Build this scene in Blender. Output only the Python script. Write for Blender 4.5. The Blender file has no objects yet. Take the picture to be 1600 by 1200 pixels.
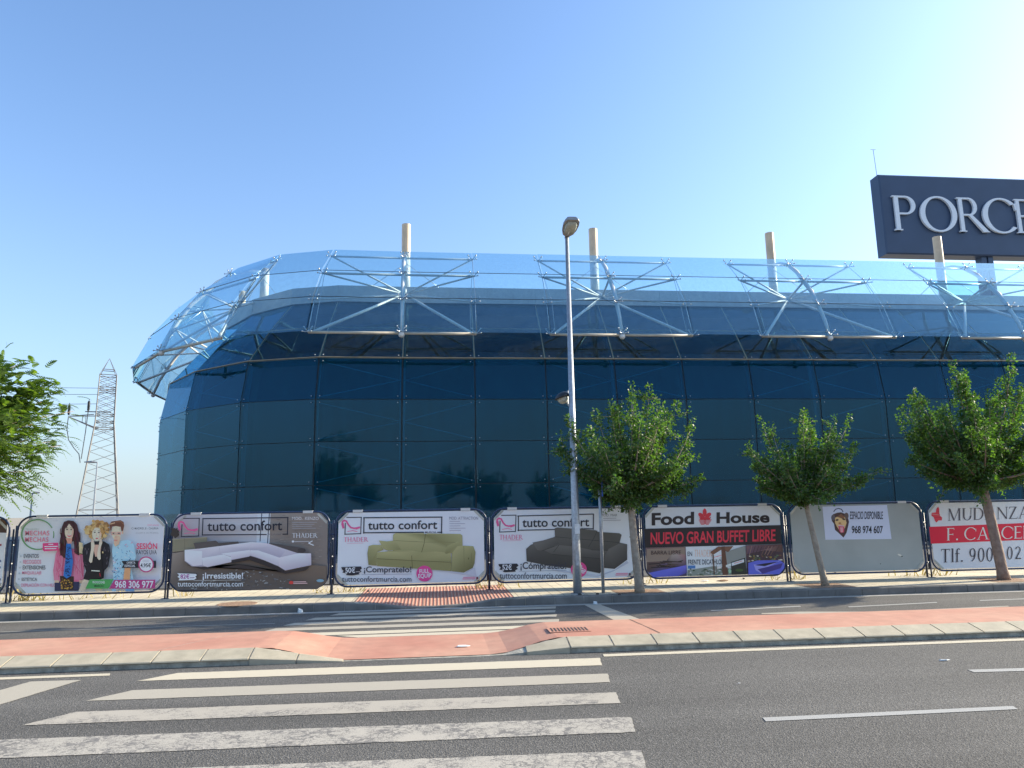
import bpy, math, random
import numpy as np
from mathutils import Vector, Matrix

random.seed(7)
rng = np.random.default_rng(7)
SC = bpy.context.scene
COL = SC.collection

# ------------------------------------------------------------------ camera
F = 1140.0
PITCH, ROLL, YAW, EYE = math.radians(9.76), math.radians(0.95), math.radians(6.0), 1.6
_fw = np.array([math.sin(YAW)*math.cos(PITCH), math.cos(YAW)*math.cos(PITCH), math.sin(PITCH)])
_r0 = np.array([math.cos(YAW), -math.sin(YAW), 0.0])
_u0 = np.cross(_r0, _fw)
_rt = _r0*math.cos(ROLL) - _u0*math.sin(ROLL)
_up = _u0*math.cos(ROLL) + _r0*math.sin(ROLL)
cd = bpy.data.cameras.new('camera')
cam = bpy.data.objects.new('camera', cd)
COL.objects.link(cam)
M = Matrix((( _rt[0], _up[0], -_fw[0], 0), (_rt[1], _up[1], -_fw[1], 0), (_rt[2], _up[2], -_fw[2], EYE), (0, 0, 0, 1)))
cam.matrix_world = M
cd.sensor_width = 36.0
cd.lens = F/1600*36
cd.clip_start = 0.1
cd.clip_end = 9000
SC.camera = cam

# ------------------------------------------------------------------ sky and sun
SUN = Vector((2.2, 0.40, 1.0)).normalized()
EL = math.asin(SUN.z)
AZ = math.atan2(SUN.x, SUN.y)
W = bpy.data.worlds.new('World'); SC.world = W; W.use_nodes = True
nt = W.node_tree; nt.nodes.clear()
sky = nt.nodes.new('ShaderNodeTexSky'); sky.sky_type = 'NISHITA'; sky.sun_disc = False
sky.sun_elevation = EL; sky.sun_rotation = AZ
sky.altitude = 50; sky.air_density = 1.0; sky.dust_density = 1.8; sky.ozone_density = 1.6
bg = nt.nodes.new('ShaderNodeBackground'); bg.inputs['Strength'].default_value = 0.15
out = nt.nodes.new('ShaderNodeOutputWorld')
# the air near the horizon is hazy and pale all the way round; the rest of the sky a little bluer
gain = nt.nodes.new('ShaderNodeVectorMath'); gain.operation = 'MULTIPLY'; gain.inputs[1].default_value = (0.83, 1.00, 1.18)
tcw = nt.nodes.new('ShaderNodeTexCoord'); sep = nt.nodes.new('ShaderNodeSeparateXYZ')
ab = nt.nodes.new('ShaderNodeMath'); ab.operation = 'ABSOLUTE'
om = nt.nodes.new('ShaderNodeMath'); om.operation = 'SUBTRACT'; om.inputs[0].default_value = 1.0
pw_ = nt.nodes.new('ShaderNodeMath'); pw_.operation = 'POWER'; pw_.inputs[1].default_value = 5.0
ml = nt.nodes.new('ShaderNodeMath'); ml.operation = 'MULTIPLY'; ml.inputs[1].default_value = 0.88
hz = nt.nodes.new('ShaderNodeMix'); hz.data_type = 'RGBA'; hz.inputs[7].default_value = (2.35, 2.72, 3.0, 1)
LK = nt.links.new
LK(sky.outputs[0], gain.inputs[0]); LK(tcw.outputs['Generated'], sep.inputs[0]); LK(sep.outputs['Z'], ab.inputs[0])
LK(ab.outputs[0], om.inputs[1]); LK(om.outputs[0], pw_.inputs[0]); LK(pw_.outputs[0], ml.inputs[0])
LK(ml.outputs[0], hz.inputs[0]); LK(gain.outputs[0], hz.inputs[6]); LK(hz.outputs[2], bg.inputs[0]); LK(bg.outputs[0], out.inputs[0])
sl = bpy.data.lights.new('sun', 'SUN'); sl.energy = 5.0; sl.angle = math.radians(0.5); sl.color = (1.0, 0.88, 0.68)
so = bpy.data.objects.new('sun', sl); COL.objects.link(so)
so.rotation_euler = (-SUN).to_track_quat('-Z', 'Y').to_euler()
so.location = (40, 10, 40)
SC.view_settings.view_transform = 'Standard'
SC.view_settings.look = 'None'
SC.view_settings.exposure = 0.92
SC.view_settings.gamma = 1.0
SC.view_settings.use_curve_mapping = False
SC.cycles.transparent_max_bounces = 24
SC.cycles.max_bounces = 8
SC.cycles.caustics_reflective = False
SC.cycles.caustics_refractive = False
SC.cycles.sample_clamp_indirect = 6.0

# ------------------------------------------------------------------ helpers
def ray(x, y):
    return _fw*F + _rt*(x-800) - _up*(y-600)
def on_y(x, y, Y):          # where the sight line through a spot of the photograph meets an upright plane
    d = ray(x, y); t = Y/d[1]
    return (d[0]*t, Y, EYE + d[2]*t)
def on_z(x, y, z=0.0):      # ... and a level plane
    d = ray(x, y); t = (z-EYE)/d[2]
    return (d[0]*t, d[1]*t, z)

def tag(o, label=None, cat=None, group=None, kind=None):
    if label: o['label'] = label
    if cat: o['category'] = cat
    if group: o['group'] = group
    if kind: o['kind'] = kind
    return o

def empty(name, loc=(0, 0, 0), label=None, cat=None, group=None):
    o = bpy.data.objects.new(name, None); COL.objects.link(o); o.location = loc
    o.empty_display_size = 0.2
    return tag(o, label, cat, group)

class MB:
    """collects shapes for one mesh"""
    def __init__(s): s.v = []; s.f = []; s.c = []
    def add(s, vs, fs, col=None):
        b = len(s.v); s.v.extend([tuple(map(float, p)) for p in vs])
        for f in fs:
            s.f.append(tuple(b+i for i in f)); s.c.append(col)
    def box(s, x0, x1, y0, y1, z0, z1, col=None):
        s.add([(x0,y0,z0),(x1,y0,z0),(x1,y1,z0),(x0,y1,z0),(x0,y0,z1),(x1,y0,z1),(x1,y1,z1),(x0,y1,z1)],
              [(0,3,2,1),(4,5,6,7),(0,1,5,4),(1,2,6,5),(2,3,7,6),(3,0,4,7)], col)
    def hexa(s, lo, hi, col=None):     # two matching loops joined into a closed solid
        n = len(lo)
        s.add(list(lo)+list(hi), [tuple(range(n-1,-1,-1)), tuple(range(n,2*n))]+[(i,(i+1)%n,n+(i+1)%n,n+i) for i in range(n)], col)
    def tube(s, pts, r, n=8, cap=True, col=None):
        P = [Vector(p) for p in pts]
        R = r if isinstance(r, (list, tuple)) else [r]*len(P)
        rings = []
        prev = None
        for i, p in enumerate(P):
            t = (P[min(i+1, len(P)-1)]-P[max(i-1, 0)])
            if t.length < 1e-9: t = Vector((0,0,1))
            t.normalize()
            if prev is None:
                a = Vector((0,0,1)) if abs(t.z) < 0.9 else Vector((1,0,0))
                u = t.cross(a).normalized()
            else:
                u = (prev - t*prev.dot(t)).normalized()
            prev = u
            w = t.cross(u)
            rings.append([p + (u*math.cos(2*math.pi*k/n) + w*math.sin(2*math.pi*k/n))*R[i] for k in range(n)])
        vs = [q for rg in rings for q in rg]; fs = []
        for i in range(len(P)-1):
            for k in range(n):
                fs.append((i*n+k, i*n+(k+1)%n, (i+1)*n+(k+1)%n, (i+1)*n+k))
        if cap:
            fs.append(tuple(range(n-1,-1,-1))); fs.append(tuple((len(P)-1)*n+k for k in range(n)))
        s.add(vs, fs, col)
    def ball(s, c, r, n=8, m=6, sx=1, sy=1, sz=1, col=None):
        vs = []; fs = []
        for j in range(m+1):
            th = math.pi*j/m
            for i in range(n):
                ph = 2*math.pi*i/n
                vs.append((c[0]+r*sx*math.sin(th)*math.cos(ph), c[1]+r*sy*math.sin(th)*math.sin(ph), c[2]+r*sz*math.cos(th)))
        for j in range(m):
            for i in range(n):
                fs.append((j*n+i, (j+1)*n+i, (j+1)*n+(i+1)%n, j*n+(i+1)%n))
        s.add(vs, fs, col)
    def build(s, name, mat, parent=None, smooth=False, loc=None):
        me = bpy.data.meshes.new(name)
        me.from_pydata(s.v, [], s.f)
        if mat: me.materials.append(mat)
        if smooth: me.polygons.foreach_set('use_smooth', [True]*len(me.polygons))
        if any(c is not None for c in s.c):
            at = me.color_attributes.new('print_colour', 'FLOAT_COLOR', 'CORNER')
            buf = []
            for f, c in zip(s.f, s.c):
                if isinstance(c, list):
                    for k in c: buf.extend([*k, 1.0])
                else:
                    cc = c or (1, 1, 1)
                    for _ in f: buf.extend([*cc, 1.0])
            at.data.foreach_set('color', buf)
        me.update()
        o = bpy.data.objects.new(name, me); COL.objects.link(o)
        if parent:
            o.parent = parent
            pl = parent.matrix_basis.translation if parent.parent is None else Vector((0,0,0))
            if parent.parent is not None:
                pl = parent.parent.matrix_basis.translation
            if parent.parent is None: o.location = -pl
        return o

def struct(o): o['kind'] = 'structure'; return o

# ------------------------------------------------------------------ materials
def new_mat(name):
    m = bpy.data.materials.new(name); m.use_nodes = True
    m.node_tree.nodes.clear()
    return m, m.node_tree.nodes, m.node_tree.links

def principled(name, col, rough=0.6, metal=0.0, noise=0.0, nscale=8.0, bump=0.0, bscale=60.0, spec=0.5, col2=None, n2=0.0, n2scale=0.7, coord='Object', emit=None):
    m, N, L = new_mat(name)
    b = N.new('ShaderNodeBsdfPrincipled'); o = N.new('ShaderNodeOutputMaterial')
    L.new(b.outputs[0], o.inputs[0])
    b.inputs['Roughness'].default_value = rough; b.inputs['Metallic'].default_value = metal
    b.inputs['Specular IOR Level'].default_value = spec
    b.inputs['Base Color'].default_value = (*col, 1)
    tc = N.new('ShaderNodeTexCoord')
    if noise > 0 or col2:
        nz = N.new('ShaderNodeTexNoise'); nz.inputs['Scale'].default_value = nscale; nz.inputs['Detail'].default_value = 6
        L.new(tc.outputs[coord], nz.inputs['Vector'])
        rp = N.new('ShaderNodeValToRGB')
        c2 = col2 or tuple(min(1, c*(1+noise)) for c in col)
        c1 = col if col2 else tuple(c*(1-noise) for c in col)
        rp.color_ramp.elements[0].position = 0.3; rp.color_ramp.elements[1].position = 0.7
        rp.color_ramp.elements[0].color = (*c1, 1); rp.color_ramp.elements[1].color = (*c2, 1)
        L.new(nz.outputs['Fac'], rp.inputs[0])
        last = rp.outputs[0]
        if n2 > 0:
            nb = N.new('ShaderNodeTexNoise'); nb.inputs['Scale'].default_value = n2scale; nb.inputs['Detail'].default_value = 5
            L.new(tc.outputs[coord], nb.inputs['Vector'])
            mr = N.new('ShaderNodeMapRange'); mr.inputs[1].default_value = 0.3; mr.inputs[2].default_value = 0.7
            mr.inputs[3].default_value = 1-n2; mr.inputs[4].default_value = 1+n2
            L.new(nb.outputs['Fac'], mr.inputs[0])
            mx = N.new('ShaderNodeVectorMath'); mx.operation = 'SCALE'
            L.new(last, mx.inputs[0]); L.new(mr.outputs[0], mx.inputs['Scale'])
            last = mx.outputs[0]
        L.new(last, b.inputs['Base Color'])
    if bump > 0:
        bn = N.new('ShaderNodeTexNoise'); bn.inputs['Scale'].default_value = bscale; bn.inputs['Detail'].default_value = 3
        L.new(tc.outputs[coord], bn.inputs['Vector'])
        bp = N.new('ShaderNodeBump'); bp.inputs['Strength'].default_value = bump; bp.inputs['Distance'].default_value = 0.02
        L.new(bn.outputs['Fac'], bp.inputs['Height']); L.new(bp.outputs[0], b.inputs['Normal'])
    return m

def print_mat():
    m, N, L = new_mat('printed_vinyl')
    b = N.new('ShaderNodeBsdfPrincipled'); o = N.new('ShaderNodeOutputMaterial')
    a = N.new('ShaderNodeAttribute'); a.attribute_name = 'print_colour'
    L.new(a.outputs['Color'], b.inputs['Base Color']); L.new(b.outputs[0], o.inputs[0])
    b.inputs['Roughness'].default_value = 0.35
    b.inputs['Specular IOR Level'].default_value = 0.5
    return m

def glass_mat(name, tint, refl=(0.95, 0.97, 1), milk=0.0, milkcol=(0.6,0.8,1.0), ior=1.5, rough=0.0, vary=0.0, dirt=0.0, boost=1.0):
    """clear or dark tinted sheet glass: reflection by angle, the rest seen through, a little dust"""
    m, N, L = new_mat(name)
    o = N.new('ShaderNodeOutputMaterial')
    tr = N.new('ShaderNodeBsdfTransparent'); tr.inputs[0].default_value = (*tint, 1)
    gl = N.new('ShaderNodeBsdfGlossy'); gl.inputs['Roughness'].default_value = rough
    gl.inputs['Color'].default_value = (*refl, 1)
    # reflectance by angle, the same from either face of the sheet
    ge = N.new('ShaderNodeNewGeometry'); dt = N.new('ShaderNodeVectorMath'); dt.operation = 'DOT_PRODUCT'
    L.new(ge.outputs['Incoming'], dt.inputs[0]); L.new(ge.outputs['Normal'], dt.inputs[1])
    a1 = N.new('ShaderNodeMath'); a1.operation = 'ABSOLUTE'; L.new(dt.outputs['Value'], a1.inputs[0])
    a2 = N.new('ShaderNodeMath'); a2.operation = 'SUBTRACT'; a2.inputs[0].default_value = 1.0; L.new(a1.outputs[0], a2.inputs[1])
    a3 = N.new('ShaderNodeMath'); a3.operation = 'POWER'; a3.inputs[1].default_value = 5.0; L.new(a2.outputs[0], a3.inputs[0])
    F0 = ((ior-1)/(ior+1))**2
    fr = N.new('ShaderNodeMath'); fr.operation = 'MULTIPLY_ADD'; fr.inputs[1].default_value = 1-F0; fr.inputs[2].default_value = F0
    L.new(a3.outputs[0], fr.inputs[0])
    mx = N.new('ShaderNodeMixShader')
    fac = fr.outputs[0]
    if boost != 1.0:
        mu = N.new('ShaderNodeMath'); mu.operation = 'MULTIPLY'; mu.use_clamp = True
        mu.inputs[1].default_value = boost; L.new(fac, mu.inputs[0]); fac = mu.outputs[0]
    base = tr.outputs[0]
    tc = N.new('ShaderNodeTexCoord')
    if vary > 0:
        oi = N.new('ShaderNodeObjectInfo')
        mr = N.new('ShaderNodeMapRange'); mr.inputs[3].default_value = 1-vary; mr.inputs[4].default_value = 1+vary
        L.new(oi.outputs['Random'], mr.inputs[0])
        vm = N.new('ShaderNodeVectorMath'); vm.operation = 'SCALE'; vm.inputs[0].default_value = tint
        L.new(mr.outputs[0], vm.inputs['Scale']); L.new(vm.outputs[0], tr.inputs[0])
    if milk > 0:
        df = N.new('ShaderNodeBsdfDiffuse'); df.inputs[0].default_value = (*milkcol, 1)
        tl = N.new('ShaderNodeBsdfTranslucent'); tl.inputs[0].default_value = (*milkcol, 1)
        md = N.new('ShaderNodeMixShader'); md.inputs[0].default_value = 0.35
        L.new(df.outputs[0], md.inputs[1]); L.new(tl.outputs[0], md.inputs[2])
        m2 = N.new('ShaderNodeMixShader'); m2.inputs[0].default_value = milk
        if dirt > 0:
            mp = N.new('ShaderNodeMapping'); mp.inputs['Scale'].default_value = (9.0, 9.0, 0.5)
            nz = N.new('ShaderNodeTexNoise'); nz.inputs['Scale'].default_value = 0.8; nz.inputs['Detail'].default_value = 8
            L.new(tc.outputs['Object'], mp.inputs[0]); L.new(mp.outputs[0], nz.inputs['Vector'])
            mr2 = N.new('ShaderNodeMapRange'); mr2.inputs[1].default_value = 0.3; mr2.inputs[2].default_value = 0.75
            mr2.inputs[3].default_value = milk*(1-dirt); mr2.inputs[4].default_value = milk*(1+dirt)
            L.new(nz.outputs['Fac'], mr2.inputs[0]); L.new(mr2.outputs[0], m2.inputs[0])
        L.new(base, m2.inputs[1]); L.new(md.outputs[0], m2.inputs[2]); base = m2.outputs[0]
    L.new(fac, mx.inputs[0]); L.new(base, mx.inputs[1]); L.new(gl.outputs[0], mx.inputs[2])
    L.new(mx.outputs[0], o.inputs[0])
    return m

def leaf_mat(name, c1, c2, trans=0.45, gloss=0.03, tcol=None):
    m, N, L = new_mat(name)
    o = N.new('ShaderNodeOutputMaterial')
    g = N.new('ShaderNodeNewGeometry')
    rp = N.new('ShaderNodeValToRGB'); rp.color_ramp.elements[0].color = (*c1, 1); rp.color_ramp.elements[1].color = (*c2, 1)
    e = rp.color_ramp.elements.new(0.93); e.color = (c2[0]*1.3, c2[1]*1.2, c2[2]*0.9, 1)
    L.new(g.outputs['Random Per Island'], rp.inputs[0])
    df = N.new('ShaderNodeBsdfDiffuse'); L.new(rp.outputs[0], df.inputs[0])
    tl = N.new('ShaderNodeBsdfTranslucent')
    sc = N.new('ShaderNodeMix'); sc.data_type = 'RGBA'; sc.blend_type = 'MULTIPLY'; sc.inputs[0].default_value = 1
    tcc = tcol or (1.9, 2.0, 0.7)
    sc.inputs[7].default_value = (*tcc, 1)
    L.new(rp.outputs[0], sc.inputs[6]); L.new(sc.outputs[2], tl.inputs[0])
    gl = N.new('ShaderNodeBsdfGlossy'); gl.inputs['Roughness'].default_value = 0.5
    m1 = N.new('ShaderNodeMixShader'); m1.inputs[0].default_value = trans
    L.new(df.outputs[0], m1.inputs[1]); L.new(tl.outputs[0], m1.inputs[2])
    m2 = N.new('ShaderNodeMixShader')
    m2.inputs[0].default_value = gloss
    L.new(m1.outputs[0], m2.inputs[1]); L.new(gl.outputs[0], m2.inputs[2]); L.new(m2.outputs[0], o.inputs[0])
    return m

def asphalt_mat():
    m, N, L = new_mat('asphalt')
    b = N.new('ShaderNodeBsdfPrincipled'); o = N.new('ShaderNodeOutputMaterial'); L.new(b.outputs[0], o.inputs[0])
    b.inputs['Roughness'].default_value = 0.85; b.inputs['Specular IOR Level'].default_value = 0.25
    tc = N.new('ShaderNodeTexCoord')
    v = N.new('ShaderNodeTexVoronoi'); v.inputs['Scale'].default_value = 95; L.new(tc.outputs['Object'], v.inputs['Vector'])
    n1 = N.new('ShaderNodeTexNoise'); n1.inputs['Scale'].default_value = 55; n1.inputs['Detail'].default_value = 4; L.new(tc.outputs['Object'], n1.inputs['Vector'])
    n2 = N.new('ShaderNodeTexNoise'); n2.inputs['Scale'].default_value = 0.35; n2.inputs['Detail'].default_value = 6; L.new(tc.outputs['Object'], n2.inputs['Vector'])
    mp = N.new('ShaderNodeMapping'); mp.inputs['Scale'].default_value = (0.05, 1.1, 1); L.new(tc.outputs['Object'], mp.inputs[0])
    n3 = N.new('ShaderNodeTexNoise'); n3.inputs['Scale'].default_value = 1.2; n3.inputs['Detail'].default_value = 5; L.new(mp.outputs[0], n3.inputs['Vector'])
    # stone chips of different greys
    r = N.new('ShaderNodeValToRGB'); r.color_ramp.elements[0].color = (0.090, 0.086, 0.078, 1); r.color_ramp.elements[1].color = (0.180, 0.170, 0.154, 1)
    r.color_ramp.elements[0].position = 0.2; r.color_ramp.elements[1].position = 0.9
    e = r.color_ramp.elements.new(0.6); e.color = (0.122, 0.115, 0.104, 1)
    L.new(v.outputs['Color'], r.inputs[0])
    def scale(src, fac_out, lo, hi, a=0.3, c=0.7):
        mr = N.new('ShaderNodeMapRange'); mr.inputs[1].default_value = a; mr.inputs[2].default_value = c
        mr.inputs[3].default_value = lo; mr.inputs[4].default_value = hi
        L.new(fac_out, mr.inputs[0])
        s = N.new('ShaderNodeVectorMath'); s.operation = 'SCALE'; L.new(src, s.inputs[0]); L.new(mr.outputs[0], s.inputs['Scale'])
        return s.outputs[0]
    c = scale(r.outputs[0], n1.outputs['Fac'], 0.7, 1.3)
    c = scale(c, n2.outputs['Fac'], 0.86, 1.12)
    c = scale(c, n3.outputs['Fac'], 0.84, 1.16)
    L.new(c, b.inputs['Base Color'])
    bp = N.new('ShaderNodeBump'); bp.inputs['Strength'].default_value = 0.7; bp.inputs['Distance'].default_value = 0.006
    L.new(v.outputs['Distance'], bp.inputs['Height']); L.new(bp.outputs[0], b.inputs['Normal'])
    return m

def paint_mat(name, wear, col=(0.56, 0.55, 0.51), crack=True):
    """road paint: worn flakes let the asphalt show, crackle lines"""
    m, N, L = new_mat(name)
    b = N.new('ShaderNodeBsdfPrincipled'); o = N.new('ShaderNodeOutputMaterial'); L.new(b.outputs[0], o.inputs[0])
    b.inputs['Roughness'].default_value = 0.7; b.inputs['Specular IOR Level'].default_value = 0.3
    tc = N.new('ShaderNodeTexCoord')
    n1 = N.new('ShaderNodeTexNoise'); n1.inputs['Scale'].default_value = 75; n1.inputs['Detail'].default_value = 8; n1.inputs['Roughness'].default_value = 0.8
    L.new(tc.outputs['Object'], n1.inputs['Vector'])
    nb = N.new('ShaderNodeTexNoise'); nb.inputs['Scale'].default_value = 1.1; nb.inputs['Detail'].default_value = 3
    L.new(tc.outputs['Object'], nb.inputs['Vector'])
    ad = N.new('ShaderNodeMath'); ad.operation = 'MULTIPLY_ADD'; ad.inputs[1].default_value = 0.28
    L.new(nb.outputs['Fac'], ad.inputs[0]); L.new(n1.outputs['Fac'], ad.inputs[2])
    mr = N.new('ShaderNodeMapRange'); mr.inputs[1].default_value = 0.36+wear*0.20; mr.inputs[2].default_value = 0.42+wear*0.20
    L.new(ad.outputs[0], mr.inputs[0])
    fac = mr.outputs[0]
    if crack:
        wp = N.new('ShaderNodeTexNoise'); wp.inputs['Scale'].default_value = 14; wp.inputs['Detail'].default_value = 8; wp.inputs['Roughness'].default_value = 0.7
        L.new(tc.outputs['Object'], wp.inputs['Vector'])
        mxv = N.new('ShaderNodeVectorMath'); mxv.operation = 'MULTIPLY_ADD'; mxv.inputs[1].default_value = (0.22, 0.22, 0)
        L.new(wp.outputs['Color'], mxv.inputs[0]); L.new(tc.outputs['Object'], mxv.inputs[2])
        nm = N.new('ShaderNodeTexNoise'); nm.inputs['Scale'].default_value = 3.5; nm.inputs['Detail'].default_value = 5
        L.new(tc.outputs['Object'], nm.inputs['Vector'])
        for vs_, wmul in ((9, 0.085), (21, 0.12)):
            mpv = N.new('ShaderNodeMapping'); mpv.inputs['Scale'].default_value = (0.8, 1.25, 1); L.new(mxv.outputs[0], mpv.inputs[0])
            vo = N.new('ShaderNodeTexVoronoi'); vo.feature = 'DISTANCE_TO_EDGE'; vo.inputs['Scale'].default_value = vs_
            L.new(mpv.outputs[0], vo.inputs['Vector'])
            lim = N.new('ShaderNodeMapRange'); lim.inputs[1].default_value = 0.56-wear*0.45; lim.inputs[2].default_value = 0.74-wear*0.2
            lim.inputs[3].default_value = 0.0; lim.inputs[4].default_value = wmul*(0.25+wear)
            L.new(nm.outputs['Fac'], lim.inputs[0])
            gt = N.new('ShaderNodeMath'); gt.operation = 'GREATER_THAN'
            L.new(vo.outputs['Distance'], gt.inputs[0]); L.new(lim.outputs[0], gt.inputs[1])
            mn = N.new('ShaderNodeMath'); mn.operation = 'MINIMUM'; L.new(gt.outputs[0], mn.inputs[0]); L.new(fac, mn.inputs[1]); fac = mn.outputs[0]
    tone = N.new('ShaderNodeValToRGB')
    tone.color_ramp.elements[0].color = (col[0]*0.78, col[1]*0.78, col[2]*0.78, 1); tone.color_ramp.elements[1].color = (*col, 1)
    n4 = N.new('ShaderNodeTexNoise'); n4.inputs['Scale'].default_value = 160; n4.inputs['Detail'].default_value = 2
    L.new(tc.outputs['Object'], n4.inputs['Vector']); L.new(n4.outputs['Fac'], tone.inputs[0])
    mix = N.new('ShaderNodeMix'); mix.data_type = 'RGBA'; mix.inputs[6].default_value = (0.185, 0.172, 0.155, 1)
    L.new(tone.outputs[0], mix.inputs[7]); L.new(fac, mix.inputs[0]); L.new(mix.outputs[2], b.inputs['Base Color'])
    bp = N.new('ShaderNodeBump'); bp.inputs['Strength'].default_value = 0.4; bp.inputs['Distance'].default_value = 0.004
    L.new(n4.outputs['Fac'], bp.inputs['Height']); L.new(bp.outputs[0], b.inputs['Normal'])
    return m

def tile_mat(name, c1, c2, mortar, sx, sy, bump=0.4, noise=0.15):
    m, N, L = new_mat(name)
    b = N.new('ShaderNodeBsdfPrincipled'); o = N.new('ShaderNodeOutputMaterial'); L.new(b.outputs[0], o.inputs[0])
    b.inputs['Roughness'].default_value = 0.8
    tc = N.new('ShaderNodeTexCoord')
    br = N.new('ShaderNodeTexBrick'); br.offset = 0.0
    br.inputs['Scale'].default_value = 1.0; br.inputs['Brick Width'].default_value = sx; br.inputs['Row Height'].default_value = sy
    br.inputs['Mortar Size'].default_value = 0.012; br.inputs['Color1'].default_value = (*c1, 1); br.inputs['Color2'].default_value = (*c2, 1); br.inputs['Mortar'].default_value = (*mortar, 1)
    L.new(tc.outputs['Object'], br.inputs['Vector'])
    nz = N.new('ShaderNodeTexNoise'); nz.inputs['Scale'].default_value = 1.5; nz.inputs['Detail'].default_value = 8; L.new(tc.outputs['Object'], nz.inputs['Vector'])
    mr = N.new('ShaderNodeMapRange'); mr.inputs[1].default_value = 0.3; mr.inputs[2].default_value = 0.7; mr.inputs[3].default_value = 1-noise; mr.inputs[4].default_value = 1+noise
    L.new(nz.outputs['Fac'], mr.inputs[0])
    s = N.new('ShaderNodeVectorMath'); s.operation = 'SCALE'; L.new(br.outputs['Color'], s.inputs[0]); L.new(mr.outputs[0], s.inputs['Scale'])
    L.new(s.outputs[0], b.inputs['Base Color'])
    bp = N.new('ShaderNodeBump'); bp.invert = True; bp.inputs['Strength'].default_value = bump; bp.inputs['Distance'].default_value = 0.01
    L.new(br.outputs['Fac'], bp.inputs['Height']); L.new(bp.outputs[0], b.inputs['Normal'])
    return m

def bark_mat(name, c1, c2):
    m = principled(name, c1, 0.9, col2=c2, nscale=14, bump=0.8, bscale=40)
    return m

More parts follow.
